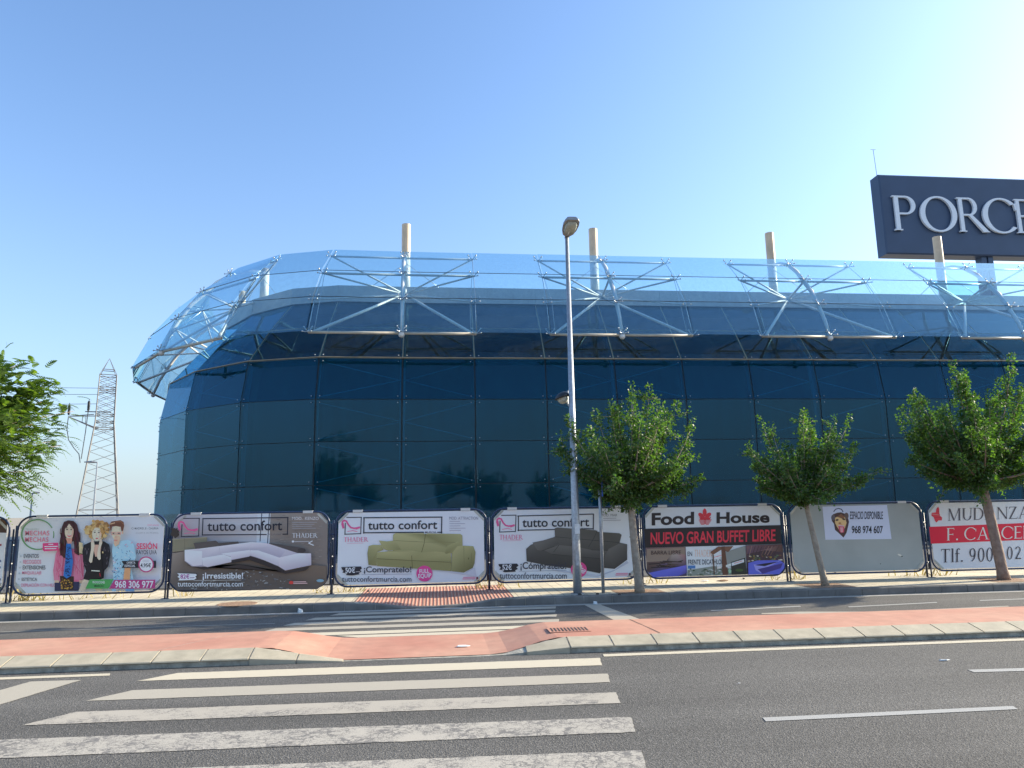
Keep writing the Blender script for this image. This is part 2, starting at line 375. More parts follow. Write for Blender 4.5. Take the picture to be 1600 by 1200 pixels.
MAT = dict(
    asphalt=asphalt_mat(),
    ground=principled('sandy_ground', (0.30, 0.26, 0.20), 0.95, noise=0.25, nscale=1.2, bump=0.5, bscale=12, n2=0.2, n2scale=0.02),
    lot=principled('car_park_asphalt', (0.09, 0.088, 0.085), 0.95, noise=0.25, nscale=5),
    paint_new=paint_mat('road_paint_fresh', 0.06, (0.620, 0.550, 0.414), crack=False),
    paint_mid=paint_mat('road_paint_mid', 0.16, (0.460, 0.415, 0.333), crack=False),
    paint_old=paint_mat('road_paint_cracked', 0.25, (0.460, 0.415, 0.342)),
    paint_older=paint_mat('road_paint_flaking', 0.50, (0.480, 0.439, 0.369)),
    paint_line=paint_mat('line_paint', 0.30, (0.42, 0.41, 0.38), crack=False),
    gutter=principled('gutter_concrete', (0.34, 0.33, 0.30), 0.85, noise=0.15, nscale=12),
    kerb=principled('kerb_concrete', (0.43, 0.375, 0.27), 0.85, noise=0.13, nscale=7, bump=0.25, bscale=120, n2=0.1, n2scale=1.4),
    kerb_far=principled('old_dark_kerb', (0.165, 0.155, 0.14), 0.85, noise=0.2, nscale=5, bump=0.3, bscale=90, n2=0.15, n2scale=1.1),
    joint=principled('joint_mortar', (0.40, 0.37, 0.30), 0.95, noise=0.35, nscale=9, bump=0.5, bscale=60),
    red=principled('red_coating', (0.46, 0.205, 0.140), 0.75, col2=(0.54, 0.30, 0.205), nscale=0.9, bump=0.25, bscale=150, n2=0.08, n2scale=6),
    tiles=tile_mat('pavement_tiles', (0.60, 0.53, 0.38), (0.54, 0.475, 0.345), (0.38, 0.32, 0.24), 0.2, 0.2),
    soil=principled('tree_pit_soil', (0.30, 0.19, 0.12), 0.95, noise=0.3, nscale=20, bump=1.0, bscale=30),
    iron=principled('cast_iron', (0.05, 0.048, 0.045), 0.6, metal=0.3, noise=0.3, nscale=20),
    navy=principled('navy_paint', (0.014, 0.032, 0.085), 0.35, noise=0.25, nscale=15),
    navy_post=principled('navy_post_paint', (0.010, 0.022, 0.058), 0.4, noise=0.25, nscale=9),
    panel=principled('poster_sheet', (0.88, 0.88, 0.88), 0.35, noise=0.02, nscale=3),
    panel_blank=principled('blank_sheet', (0.43, 0.44, 0.40), 0.5, noise=0.05, nscale=2.5, n2=0.06, n2scale=0.8),
    corner=principled('corner_sheet', (0.55, 0.53, 0.45), 0.5, noise=0.2, nscale=6),
    clip=principled('frame_clip', (0.72, 0.70, 0.66), 0.4),
    steel=principled('white_steel', (0.72, 0.72, 0.70), 0.35, noise=0.06, nscale=4),
    rod=principled('stainless_steel', (0.55, 0.56, 0.58), 0.28, metal=0.9, noise=0.08, nscale=9),
    chord=principled('cream_chord_paint', (0.62, 0.55, 0.45), 0.45, noise=0.1, nscale=4),
    mast=principled('mast_cream_paint', (0.68, 0.52, 0.35), 0.5, noise=0.10, nscale=3, n2=0.1),
    seal=principled('silicone_joint', (0.010, 0.009, 0.009), 0.6),
    seal_light=principled('bronze_trim', (0.42, 0.33, 0.22), 0.45, metal=0.2, noise=0.15, nscale=3),
    fascia=principled('grey_fascia_sheet', (0.46, 0.47, 0.47), 0.45, noise=0.1, nscale=2),
    roof=principled('roof_membrane', (0.35, 0.35, 0.34), 0.8, noise=0.15, nscale=1),
    interior=principled('interior_dark_wall', (0.012, 0.022, 0.03), 0.8, noise=0.2, nscale=0.4),
    fin=principled('pale_glass_fin', (0.30, 0.48, 0.52), 0.3),
    truss=principled('interior_white_tube', (0.48, 0.60, 0.64), 0.4),
    navysign=principled('sign_navy_panel', (0.035, 0.060, 0.115), 0.38, noise=0.10, nscale=0.5, bump=0.05, bscale=0.9),
    letter=principled('sign_white_letter', (0.74, 0.78, 0.82), 0.4),
    galv=principled('galvanised_steel', (0.40, 0.42, 0.44), 0.45, metal=0.55, noise=0.18, nscale=25, n2=0.1, n2scale=3),
    lampgrey=principled('lamp_housing', (0.30, 0.30, 0.30), 0.5, noise=0.1, nscale=10),
    lampglass=principled('lamp_lens', (0.42, 0.44, 0.38), 0.25, noise=0.2, nscale=25),
    black=principled('black_plastic', (0.02, 0.02, 0.022), 0.5),
    white=principled('white_plastic', (0.78, 0.78, 0.74), 0.5, noise=0.05),
    paper=principled('white_paper', (0.75, 0.75, 0.72), 0.8, noise=0.1, nscale=40),
    bluesign=principled('blue_sign_paint', (0.03, 0.10, 0.42), 0.4, noise=0.08),
    wire=principled('wire', (0.10, 0.11, 0.12), 0.5),
    lattice=principled('weathered_galvanised', (0.20, 0.195, 0.19), 0.6, metal=0.2, noise=0.2, nscale=1),
    bark=bark_mat('pale_bark', (0.30, 0.24, 0.18), (0.46, 0.38, 0.29)),
    bark2=bark_mat('reddish_bark', (0.24, 0.16, 0.12), (0.36, 0.26, 0.20)),
    leaf=leaf_mat('mulberry_leaf', (0.030, 0.080, 0.018), (0.095, 0.170, 0.042), trans=0.40, gloss=0.05, tcol=(1.45, 1.8, .6)),
    frond=leaf_mat('feathery_leaf', (0.045, 0.100, 0.022), (0.110, 0.180, 0.045), trans=0.45),
    dry=leaf_mat('dry_weed', (0.40, 0.32, 0.16), (0.26, 0.25, 0.11), trans=0.3, tcol=(1.2, 1.1, 0.7)),
    prt=print_mat(),
    facade=glass_mat('dark_teal_glass', (0.25, 0.56, 0.68), refl=(0.32, 0.53, 0.70), rough=0.03, milk=0.14, milkcol=(0.025, 0.26, 0.37), ior=1.55, vary=0.06, dirt=0.35, boost=1.15),
    facade_up=glass_mat('dusty_sloping_glass', (0.20, 0.45, 0.55), refl=(0.35, 0.75, 1.0), milk=0.07, milkcol=(0.42, 0.48, 0.42), ior=1.55, dirt=0.5),
    canopy=glass_mat('clear_canopy_glass', (0.84, 0.95, 0.985), refl=(0.70, 0.92, 1.0), milk=0.080, milkcol=(0.36, 0.66, 0.90), ior=1.52, dirt=0.4, boost=1.7),
    canopy_dark=glass_mat('tinted_canopy_glass', (0.60, 0.84, 0.92), milk=0.09, milkcol=(0.28, 0.60, 0.80), ior=1.55, dirt=0.4),
)

# ================================================================== GROUND, ROADS, PAVEMENT
b = MB(); b.add([(-3000,-3000,-0.03),(3000,-3000,-0.03),(3000,6000,-0.03),(-3000,6000,-0.03)], [(0,1,2,3)])
struct(b.build('ground', MAT['ground']))
b = MB(); b.add([(-90,-9,0),(90,-9,0),(90,12.56,0),(-90,12.56,0)], [(0,1,2,3)])
struct(b.build('road', MAT['asphalt']))
b = MB(); b.add([(-60,17.5,-0.01),(90,17.5,-0.01),(90,60,-0.01),(-60,60,-0.01)], [(0,1,2,3)])
struct(b.build('car_park', MAT['lot']))
def smooth(t): t = max(0, min(1, t)); return t*t*(3-2*t)

# concrete gutter strip under the far kerb
b = MB(); b.add([(-90,12.47,0.004),(90,12.47,0.004),(90,12.645,0.006),(-90,12.645,0.006)], [(0,1,2,3)])
struct(b.build('gutter', MAT['gutter']))

# --- pavement on the far side, with a dropped part at the crossing
def drop(x):            # 0 = full height, 1 = flush
    return smooth((x+1.35)/1.0)*(1-smooth((x-0.15)/1.1))
def pave_z(x, y):
    return 0.13 - 0.105*drop(x)*max(0, min(1, (14.0-y)/1.2))
def sheet(x0, x1, y0, y1, nx, ny, zf):
    vs = [(x0+(x1-x0)*i/nx, y0+(y1-y0)*j/ny, zf(x0+(x1-x0)*i/nx, y0+(y1-y0)*j/ny)) for j in range(ny+1) for i in range(nx+1)]
    fs = [(j*(nx+1)+i, j*(nx+1)+i+1, (j+1)*(nx+1)+i+1, (j+1)*(nx+1)+i) for j in range(ny) for i in range(nx)]
    return vs, fs
b = MB()
for x0, x1, nx in ((-90,-1.36,40), (1.32,90,40)):
    b.add(*sheet(x0, x1, 12.80, 15.6, nx, 5, pave_z))
b.add(*sheet(-1.36, 1.32, 14.9, 15.6, 12, 2, pave_z))
b.add([(-90,15.6,0.13),(90,15.6,0.13),(90,15.75,-0.02),(-90,15.75,-0.02)], [(0,1,2,3)])
PAVE = struct(b.build('pavement', MAT['tiles']))

# red ribbed tactile tiles set in the pavement, each tile its own piece
m, N, L = new_mat('ribbed_red_tile')
pb = N.new('ShaderNodeBsdfPrincipled'); po = N.new('ShaderNodeOutputMaterial'); L.new(pb.outputs[0], po.inputs[0]); pb.inputs['Roughness'].default_value = 0.8
ptc = N.new('ShaderNodeTexCoord'); pw = N.new('ShaderNodeTexWave'); pw.wave_type = 'BANDS'; pw.bands_direction = 'X'; pw.wave_profile = 'SIN'
pw.inputs['Scale'].default_value = 2*math.pi/20/0.062; pw.inputs['Distortion'].default_value = 0
L.new(ptc.outputs['Object'], pw.inputs[0])
pr = N.new('ShaderNodeValToRGB'); pr.color_ramp.elements[0].position = 0.42; pr.color_ramp.elements[1].position = 0.60
pr.color_ramp.elements[0].color = (0.40, 0.165, 0.12, 1); pr.color_ramp.elements[1].color = (0.50, 0.30, 0.22, 1)
L.new(pw.outputs['Fac'], pr.inputs[0]); L.new(pr.outputs[0], pb.inputs['Base Color'])
pbp = N.new('ShaderNodeBump'); pbp.inputs['Strength'].default_value = 0.8; pbp.inputs['Distance'].default_value = 0.01
L.new(pw.outputs['Fac'], pbp.inputs['Height']); L.new(pbp.outputs[0], pb.inputs['Normal'])
MAT['tactile'] = m
tx = [-1.36+0.3829*i for i in range(8)]
ty = [12.80, 13.22, 13.64, 14.06, 14.48, 14.90]
for i in range(7):
    for j in range(5):
        x0, x1, y0, y1 = tx[i]+.003, tx[i+1]-.003, ty[j]+.003, ty[j+1]-.003
        q = MB()
        top = [(x, y, pave_z(x, y)+random.uniform(-.001, .001)) for x, y in ((x0,y0),(x1,y0),(x1,y1),(x0,y1))]
        q.hexa([(x, y, z-0.04) for x, y, z in top], top)
        q.build('tile', MAT['tactile'], PAVE)
b = MB(); b.add(*sheet(-1.36, 1.32, 12.80, 14.9, 12, 8, lambda x, y: pave_z(x, y)-0.012)); b.build('mortar_bed', MAT['joint'], PAVE)

# --- far kerb stones
def kerb_stone(x0, x1, y0, y1, zf, mat, parent, bevel=0.02):
    q = MB()
    lo = []; hi = []
    z0, z1 = zf(x0), zf(x1)
    be = min(bevel, max(0.003, z0-0.004), max(0.003, z1-0.004))
    sec = lambda x, z: [(x, y0, -0.05), (x, y0, z-be), (x, y0+be*0.8, z), (x, y1, z), (x, y1, -0.05)]
    q.hexa(sec(x0, z0), sec(x1, z1))
    return q.build('kerb_stone', mat, parent)
kfar = struct(empty('far_kerb'))
x = -15.0
fk = lambda x: 0.134 - 0.105*drop(x)
while x < 21.5:
    ln = 0.5
    kerb_stone(x+.005, x+ln-.005, 12.65+random.uniform(-.004,.004), 12.798, lambda t: fk(t), MAT['kerb_far'], kfar)
    x += ln
q = MB()
q.add([(-15,12.662,0.0)]+[(-15+i*0.25, 12.662, fk(-15+i*0.25)-0.008) for i in range(147)]+[(21.5,12.662,0.0)], [tuple(range(149))])
q.add([p for i in range(147) for p in ((-15+i*0.25, 12.662, fk(-15+i*0.25)-0.008), (-15+i*0.25, 12.797, fk(-15+i*0.25)-0.006))], [(2*i, 2*i+2, 2*i+3, 2*i+1) for i in range(146)])
q.build('joint_filling', MAT['joint'], kfar)
for (a, c) in ((-90,-15.0),(21.5,90)):
    q = MB(); q.box(a, c, 12.65, 12.798, -0.05, 0.132); q.build('kerb_run', MAT['kerb_far'], kfar)

# --- median: red strip with sloping kerb stones on the near side
def mdrop(x): return smooth((x+1.95)/0.9)*(1-smooth((x-0.62)/0.85))
def mz(x): return 0.135 - 0.122*mdrop(x)
med = MB()
nx = 240
vs, fs = [], []
X0, X1 = -24.0, 24.0
def med_y0(x): return 8.73 - 0.22*mdrop(x)
for i in range(nx+1):
    x = X0+(X1-X0)*i/nx; z = mz(x)
    vs += [(x, med_y0(x), z), (x, 9.3, z+0.004), (x, 9.88, z), (x, 9.96, z-0.01 if z > .05 else z-.006), (x, 9.97, -0.02)]
for i in range(nx):
    for j in range(4):
        fs.append((i*5+j, (i+1)*5+j, (i+1)*5+j+1, i*5+j+1))
med.add(vs, fs)
for a, c in ((-90,-24),(24,90)):
    med.add([(a,8.73,.135),(c,8.73,.135),(c,9.96,.135),(a,9.96,.135),(c,9.97,-.02),(a,9.97,-.02)], [(0,1,2,3),(3,2,4,5)])
MED = struct(med.build('median', MAT['red']))
x = -9.0; k = 0
while x < 12.0:
    ln = 0.5
    xa, xb = x+.009, x+ln-.009
    if mdrop(x+ln/2) < 0.93:
        q = MB()
        def sec(x):
            z = mz(x); f = min(0.066, z*0.5)
            o = random.uniform(-.003, .003)
            return [(x, 8.487+o, -0.05), (x, 8.487+o, f-.02), (x, 8.455+o, f-.006), (x, 8.462+o, f+.006), (x, 8.715-0.0*mdrop(x), z+.002), (x, 8.735, z+.001), (x, 8.735, -0.05)]
        if mdrop(x+ln/2) > 0.02:
            def sec(x):
                z = mz(x); f = min(0.066, z*0.5); s = 0.2*mdrop(x)
                return [(x, 8.46, -0.05), (x, 8.46, f), (x, 8.475, f+.006), (x, 8.70-s, z+.003), (x, 8.735-s, z+.002), (x, 8.735-s, -0.05)]
        q.hexa(sec(xa), sec(xb))
        o = q.build('kerb_stone', MAT['kerb'], MED)
    x += ln; k += 1
q = MB()
vv = []
for i in range(85):
    xx = -9+i*0.25; z = mz(xx); f = min(0.066, z*0.5)
    s = 0.2*mdrop(xx)
    vv += [(xx, 8.480, -.02), (xx, 8.476, f-.004), (xx, 8.71-s, z-.006)]
q.add(vv, [t for i in range(84) for t in ((3*i,3*i+3,3*i+4,3*i+1),(3*i+1,3*i+4,3*i+5,3*i+2))])
q.build('joint_filling', MAT['joint'], MED)
for a, c in ((-90,-9.0),(12.0,90)):
    q = MB(); q.hexa([(a,8.46,-.05),(a,8.46,.066),(a,8.715,.137),(a,8.735,.136),(a,8.735,-.05)], [(c,8.46,-.05),(c,8.46,.066),(c,8.715,.137),(c,8.735,.136),(c,8.735,-.05)])
    q.build('kerb_run', MAT['kerb'], MED)
# expansion joints cut across the red strip
for xa, xb in ((2.62, 2.55), (-4.3, -3.0), (9.2, 9.25), (-10.0,-9.9)):
    if xa == -4.3: xa, xb = -3.05, -2.45
    q = MB(); q.add([(xa, 8.75, .1395), (xa+.012, 8.75, .1395), (xb+.012, 9.86, .1395), (xb, 9.86, .1395)], [(0,1,2,3)]); q.build('expansion_joint', MAT['joint' if xa < 0 else 'iron'], MED)

# --- drain grate on the median
gr = empty('drain_grate', (1.62, 9.2, 0.139), 'small rusty drain grate with slots set into the red median strip', 'drain grate')
q = MB(); q.box(1.36, 1.86, 9.02, 9.36, 0.1405, 0.144); q.build('grate_frame', MAT['red'], gr)
for i in range(11):
    x0 = 1.39+i*0.0425
    q = MB(); q.add([(x0, 9.06, .1462), (x0+.020, 9.06, .1462), (x0+.028, 9.32, .1462), (x0+.008, 9.32, .1462)], [(0,1,2,3)])
    q.build('slot', MAT['iron'], gr)

# --- road markings (thin sheets on the asphalt, each painted bar its own object)
def marking(name, pts, mat, z=0.004, jag=0.0):
    q = MB()
    P = []
    n = len(pts)
    for i in range(n):
        a = pts[i]; c = pts[(i+1) % n]
        ln = math.hypot(c[0]-a[0], c[1]-a[1]); st = max(1, int(ln/0.05)) if jag else 1
        for k in range(st):
            t = k/st
            P.append((a[0]+(c[0]-a[0])*t+random.uniform(-jag, jag), a[1]+(c[1]-a[1])*t+random.uniform(-jag, jag), z))
    q.add(P, [tuple(range(len(P)-1, -1, -1))])
    return struct(q.build(name, MAT[mat]))
def pxz(L): return [on_z(x, y, 0)[:2] for x, y in L]
marking('crossing_stripe', [(-2.64,8.19),(1.76,8.14),(1.70,7.77),(-2.92,7.88)], 'paint_new', jag=.004)
marking('crossing_stripe', [(-2.80,7.49),(1.67,7.38),(1.61,7.03),(-3.07,7.14)], 'paint_mid', jag=.004)
marking('crossing_stripe', [(-2.97,6.77),(1.57,6.65),(1.52,6.29),(-3.22,6.42)], 'paint_old', jag=.005)
marking('crossing_stripe', [(-3.20,6.05),(1.50,5.88),(1.43,5.50),(-3.50,5.62)], 'paint_older', jag=.006)
marking('crossing_stripe', [(-3.40,5.28),(1.36,5.10),(1.30,4.72),(-3.7,4.86)], 'paint_older', jag=.006)
marking('crossing_stripe', [(-3.60,4.50),(1.25,4.33),(1.20,3.95),(-3.9,4.08)], 'paint_older', jag=.006)
marking('edge_line', [(1.84,8.33),(30,8.36),(30,8.24),(1.82,8.20)], 'paint_new', jag=.002)
marking('edge_line', [(-30,8.38),(-3.34,8.30),(-3.30,8.19),(-30,8.25)], 'paint_new')
marking('stop_line', [(-3.98,8.05),(-3.50,8.03),(-4.35,5.2),(-4.85,5.2)], 'paint_mid', jag=.003)
for i in range(5):
    xa = 2.48+i*4.6
    marking('lane_dash', [(xa,5.70+.01*i),(xa+2.06,5.69+.01*i),(xa+2.03,5.60+.01*i),(xa-.02,5.60+.01*i)], 'paint_line')
for i in range(3):
    marking('lane_dash', pxz([(1512,1047),(1512+90*3,1042-3),(1522+90*3,1047-3),(1522,1051)]) if i == 0 else [(8.0+4*i,6.95),(9.6+4*i,6.96),(9.6+4*i,6.85),(8.0+4*i,6.84)], 'paint_line')
# far carriageway
ys = [12.40, 11.93, 11.44, 10.95, 10.47, 10.02]
for i, y1 in enumerate([12.42, 11.98, 11.50, 11.02, 10.52]):
    xl = [-1.55, -1.85, -2.08, -2.25, -1.85][i]; xr = [1.98, 1.90, 1.84, 1.80, 1.42][i]
    marking('far_crossing_stripe', [(xl,y1-.02),(xr,y1),(xr-.05,y1-.25),(xl-.12,y1-.27)], 'paint_mid' if i < 4 else 'paint_new', jag=.003)
marking('far_crossing_stripe', [(-1.30,10.19),(1.0,10.20),(.75,9.99),(-1.0,9.99)], 'paint_new')
marking('far_stop_line', pxz([(912,945),(938,945),(1006,970),(966,973)]), 'paint_mid', jag=.003)
marking('far_lane_line', [(-30,11.72),(-2.37,11.50),(-2.36,11.465),(-30,11.685)], 'paint_line')
marking('far_lane_line', pxz([(1110,954),(1250,947),(1252,948.2),(1112,955.2)]), 'paint_line')
marking('far_lane_line', pxz([(1325,948),(1463,941),(1465,942.2),(1327,949.2)]), 'paint_line')
marking('far_lane_line', pxz([(1530,938),(1640,934),(1640,935.2),(1532,939.2)]), 'paint_line')
marking('far_hatch', pxz([(1190,958.5),(1250,956),(1350,956),(1440,953),(1575,947),(1577,948),(1440,955),(1330,958.5),(1190,960)]), 'paint_mid')

# ================================================================== BUILDING
RING = {0: (-1.38,29.4), -1: (-4.78,29.33), -2: (-7.90,30.3), -3: (-10.8,32.7), -4: (-13.05,36.0), -5: (-14.45,39.8),
        -6: (-15.05,43.6), -7: (-15.2,47.5), -8: (-15.2,51.4), -9: (-15.2,55.3)}
for k in range(1, 17): RING[k] = (-1.38+2.955*k, 29.4)
KMIN, KMAX = -8, 15
def rn(k):
    a = Vector(RING[max(-9, k-1)]); c = Vector(RING[min(16, k+1)]); t = (c-a).normalized()
    return Vector((t.y, -t.x))
NRM = {k: rn(k) for k in range(-9, 17)}
def rp(k, off, z):       # off: metres outward from the base line
    if isinstance(k, int):
        p = Vector(RING[k]); n = NRM[k]
    else:
        k0 = math.floor(k); t = k-k0
        p = Vector(RING[k0]).lerp(Vector(RING[k0+1]), t); n = NRM[k0].lerp(NRM[k0+1], t).normalized()
    return Vector((p.x+n.x*off, p.y+n.y*off, z))
PROF = [(0.0, 0.0), (0.0, 0.95), (0.0, 2.65), (0.0, 4.35), (0.02, 6.05), (-0.30, 7.80), (-1.50, 9.38), (-2.85, 10.88)]
BLD = empty('glass_store_building', (14, 38, 0), 'long curved store building clad in dark blue-green glass with a clear glass canopy', 'building')

def pane_between(name, A, B, C_, D, mat, gap=0.020, thick=0.018, wobble=0.0028, parent=None):
    """A,B bottom edge, C_,D top edge (A-B-C_-D round)"""
    c = (A+B+C_+D)/4
    n = (B-A).cross(D-A).normalized()
    P = []
    for p in (A, B, C_, D):
        d = c-p; P.append(p + d.normalized()*gap*1.4 + n*random.uniform(-wobble, wobble)*3)
    q = MB(); q.hexa([tuple(p - n*thick) for p in P], [tuple(p) for p in P])
    return q.build(name, MAT[mat], parent or BLD)

for k in range(KMIN, KMAX+1):
    for r in range(7):
        (o0, z0), (o1, z1) = PROF[r], PROF[r+1]
        A, B_, C_, D = rp(k, o0, z0), rp(k+1, o0, z0), rp(k+1, o1, z1), rp(k, o1, z1)
        pane_between('pane', A, B_, C_, D, 'facade' if r < 5 else 'facade_up')
# mullions and transoms just behind the glass
for k in range(KMIN, KMAX+2):
    w = 0.05
    n = NRM[k]; t = Vector((-n.y, n.x))
    def strip(pr, name, mat, w, back):
        q = MB(); lo = []
        secs = []
        for o, z in pr:
            c = rp(k, o-0.021, z); d = rp(k, o-back, z)
            secs.append([(c.x-t.x*w, c.y-t.y*w, c.z), (c.x+t.x*w, c.y+t.y*w, c.z), (d.x+t.x*w, d.y+t.y*w, d.z-.001), (d.x-t.x*w, d.y-t.y*w, d.z-.001)])
        vs = [p for s_ in secs for p in s_]; f = []
        for i in range(len(secs)-1):
            for j in range(4): f.append((4*i+j, 4*i+(j+1) % 4, 4*i+4+(j+1) % 4, 4*i+4+j))
        f += [(3,2,1,0), tuple(4*(len(secs)-1)+j for j in range(4))]
        q.add(vs, f); return q.build(name, MAT[mat], BLD)
    strip(PROF[:6], 'mullion', 'seal', 0.048, 0.10)
    strip(PROF[5:], 'mullion', 'seal_light', 0.045, 0.12)
for k in range(KMIN, KMAX+2):
    t = Vector((-NRM[k].y, NRM[k].x, 0))*0.012
    q = MB(); lo = []; 
    a_ = [rp(k, -0.11, 0.0), rp(k, -0.40, 0.0), rp(k, -0.40, 6.1), rp(k, -0.62, 7.6), rp(k, -0.42, 7.75), rp(k, -0.11, 6.05)]
    q.hexa([p-t for p in a_], [p+t for p in a_]); q.build('glass_fin', MAT['fin'], BLD)
for k in range(KMIN, KMAX+1):
    for r in (1, 2, 3, 4, 5, 6):
        o, z = PROF[r]
        a, c = rp(k, o, z), rp(k+1, o, z)
        n = (NRM[k]+NRM[k+1]).normalized()
        hgt = 0.030 if r != 5 else 0.035
        q = MB()
        pts = lambda p, s: [(p.x-n.x*.022, p.y-n.y*.022, p.z-hgt), (p.x-n.x*.022, p.y-n.y*.022, p.z+hgt), (p.x-n.x*.09, p.y-n.y*.09, p.z+hgt), (p.x-n.x*.09, p.y-n.y*.09, p.z-hgt)]
        q.hexa(pts(a, 1), pts(c, 1))
        q.build('transom', MAT['seal_light' if r >= 5 else 'seal'], BLD)
# small light trim bar where the wall turns to the sloping glass
q = MB()
for k in range(KMIN, KMAX+1):
    q.tube([rp(k, -0.27, 7.83), rp(k+1, -0.27, 7.83)], 0.022, 6)
q.build('trim_rail', MAT['seal_light'], BLD)
# glass fixings: four small bosses at each crossing
q = MB()
for k in range(KMIN, KMAX+2):
    t = Vector((-NRM[k].y, NRM[k].x, 0))
    for r in (1, 2, 3, 4, 5):
        o, z = PROF[r]
        for sx in (-1, 1):
            for sz in (-1, 1):
                p = rp(k, o+0.006, z+sz*0.13) + t*sx*0.17
                q.ball(p, 0.024, 6, 3)
f_ = q.build('glass_fixing', MAT['galv'], BLD); f_['kind'] = 'stuff'
# fascia, roof and rear walls
for k in range(KMIN, KMAX+1):
    A, B_, C_, D = rp(k, -2.80, 10.90), rp(k+1, -2.80, 10.90), rp(k+1, -2.86, 11.66), rp(k, -2.86, 11.66)
    pane_between('fascia_sheet', A, B_, C_, D, 'fascia', gap=0.003, thick=0.05, wobble=0.002)
top = [rp(k, -2.92, 11.5) for k in range(KMIN, KMAX+2)]
q = MB()
vs = [tuple(p) for p in top]+[(46, 75, 11.5), (-11.5, 75, 11.5)]
q.add(vs, [tuple(range(len(vs)))])
q.build('roof', MAT['roof'], BLD)
q = MB()
q.add([(46,29.45,0),(46,75,0),(46,75,11.5),(46,32.3,11.5),(46,31,9.4),(46,29.7,7.8)], [(0,1,2,3,4,5)])
q.add([(-15.2,75,0),(46,75,0),(46,75,11.5),(-11.5,75,11.5)], [(0,1,2,3)])
q.add([(-15.2,51.4,0),(-15.2,75,0),(-11.5,75,11.5),(-12.3,51.4,11.5)], [(0,1,2,3)])
q.build('rear_wall', MAT['fascia'], BLD)
# inside: dark back wall, floor slab and the white bow-tie bracing seen faintly through the glass
q = MB()
for k in range(KMIN, KMAX+1):
    IW = [(-0.75, 0.0), (-0.75, 6.05), (-1.25, 7.7), (-3.1, 9.3), (-4.3, 10.75)]
    for (o0, z0), (o1, z1) in zip(IW[:-1], IW[1:]):
        q.add([rp(k, o0, z0), rp(k+1, o0, z0), rp(k+1, o1, z1), rp(k, o1, z1)], [(0,1,2,3)])
q.build('inner_wall', MAT['interior'], BLD)
for k in range(KMIN+2, KMAX+1):
    if k % 3 == 0:
        q = MB(); p = [rp(k, -0.40, 0.0), rp(k, -0.40, 6.2), rp(k, -0.72, 7.8), rp(k, -2.0, 9.2), rp(k, -3.3, 10.7)]
        q.tube(p, 0.11, 8); q.build('inner_column', MAT['truss'], BLD, smooth=True)
        for r in range(1, 5):
            zb, zt = PROF[r][1], PROF[r+1][1]
            for d in (-1, 1):
                for zz, oo in ((zb+.1, PROF[r][0]), (zt-.1, PROF[r+1][0])):
                    q = MB(); q.tube([rp(k, -0.42+oo, (zb+zt)/2), rp(k+d, -0.2+oo, zz)], 0.022, 5); q.build('inner_brace', MAT['truss'], BLD)

# canopy
CAN = [(1.20, 8.52), (0.55, 10.0), (-0.50, 11.44), (-1.75, 12.62)]
TOP = (-2.15, 12.93)
def canp(k, i): return rp(k, *CAN[i])
for k in range(KMIN+1, KMAX+1):
    for r in range(3):
        a0 = canp(k, r); a1 = canp(k+1, r)
        if r < 2: b1, b0 = canp(k+1, r+1), canp(k, r+1)
        else: b1, b0 = rp(k+1, *TOP), rp(k, *TOP)
        if r == 0:
            dn = (a0-b0).normalized()*0.12; a0 = a0+dn; a1 = a1+dn
        lift = NRM[k].lerp(NRM[k+1], .5).normalized()
        L3 = Vector((lift.x, lift.y, 0.8)).normalized()*0.16
        mt = 'canopy'
        if k == 8 and r == 1: mt = 'canopy_dark'
        pane_between('canopy_pane', a0+L3, a1+L3, b1+L3, b0+L3, mt, gap=0.010, thick=0.016, wobble=0.003)
# joints between canopy sheets
q = MB()
for k in range(KMIN+1, KMAX+1):
    lift = NRM[k].lerp(NRM[k+1], .5).normalized(); L3 = Vector((lift.x, lift.y, 0.8)).normalized()*0.155
    for i in (1, 2):
        q.tube([canp(k, i)+L3, canp(k+1, i)+L3], 0.013, 4)
q.build('canopy_joint', MAT['seal'], BLD)

def spider(q, p, n, s=0.17):
    t = Vector((-n.y, n.x, 0)); u = Vector((n.x*-0.6, n.y*-0.6, 0.8)); o = Vector((n.x, n.y, 0.8)).normalized()
    for a in (-1, 1):
        for c in (-1, 1):
            e = p + t*a*s + u*c*s*0.8 + o*0.13
            q.tube([p, p+(e-p)*0.55-o*0.02, e], 0.017, 5); q.ball(e, 0.036, 6, 4)
    q.ball(p, 0.05, 6, 4)

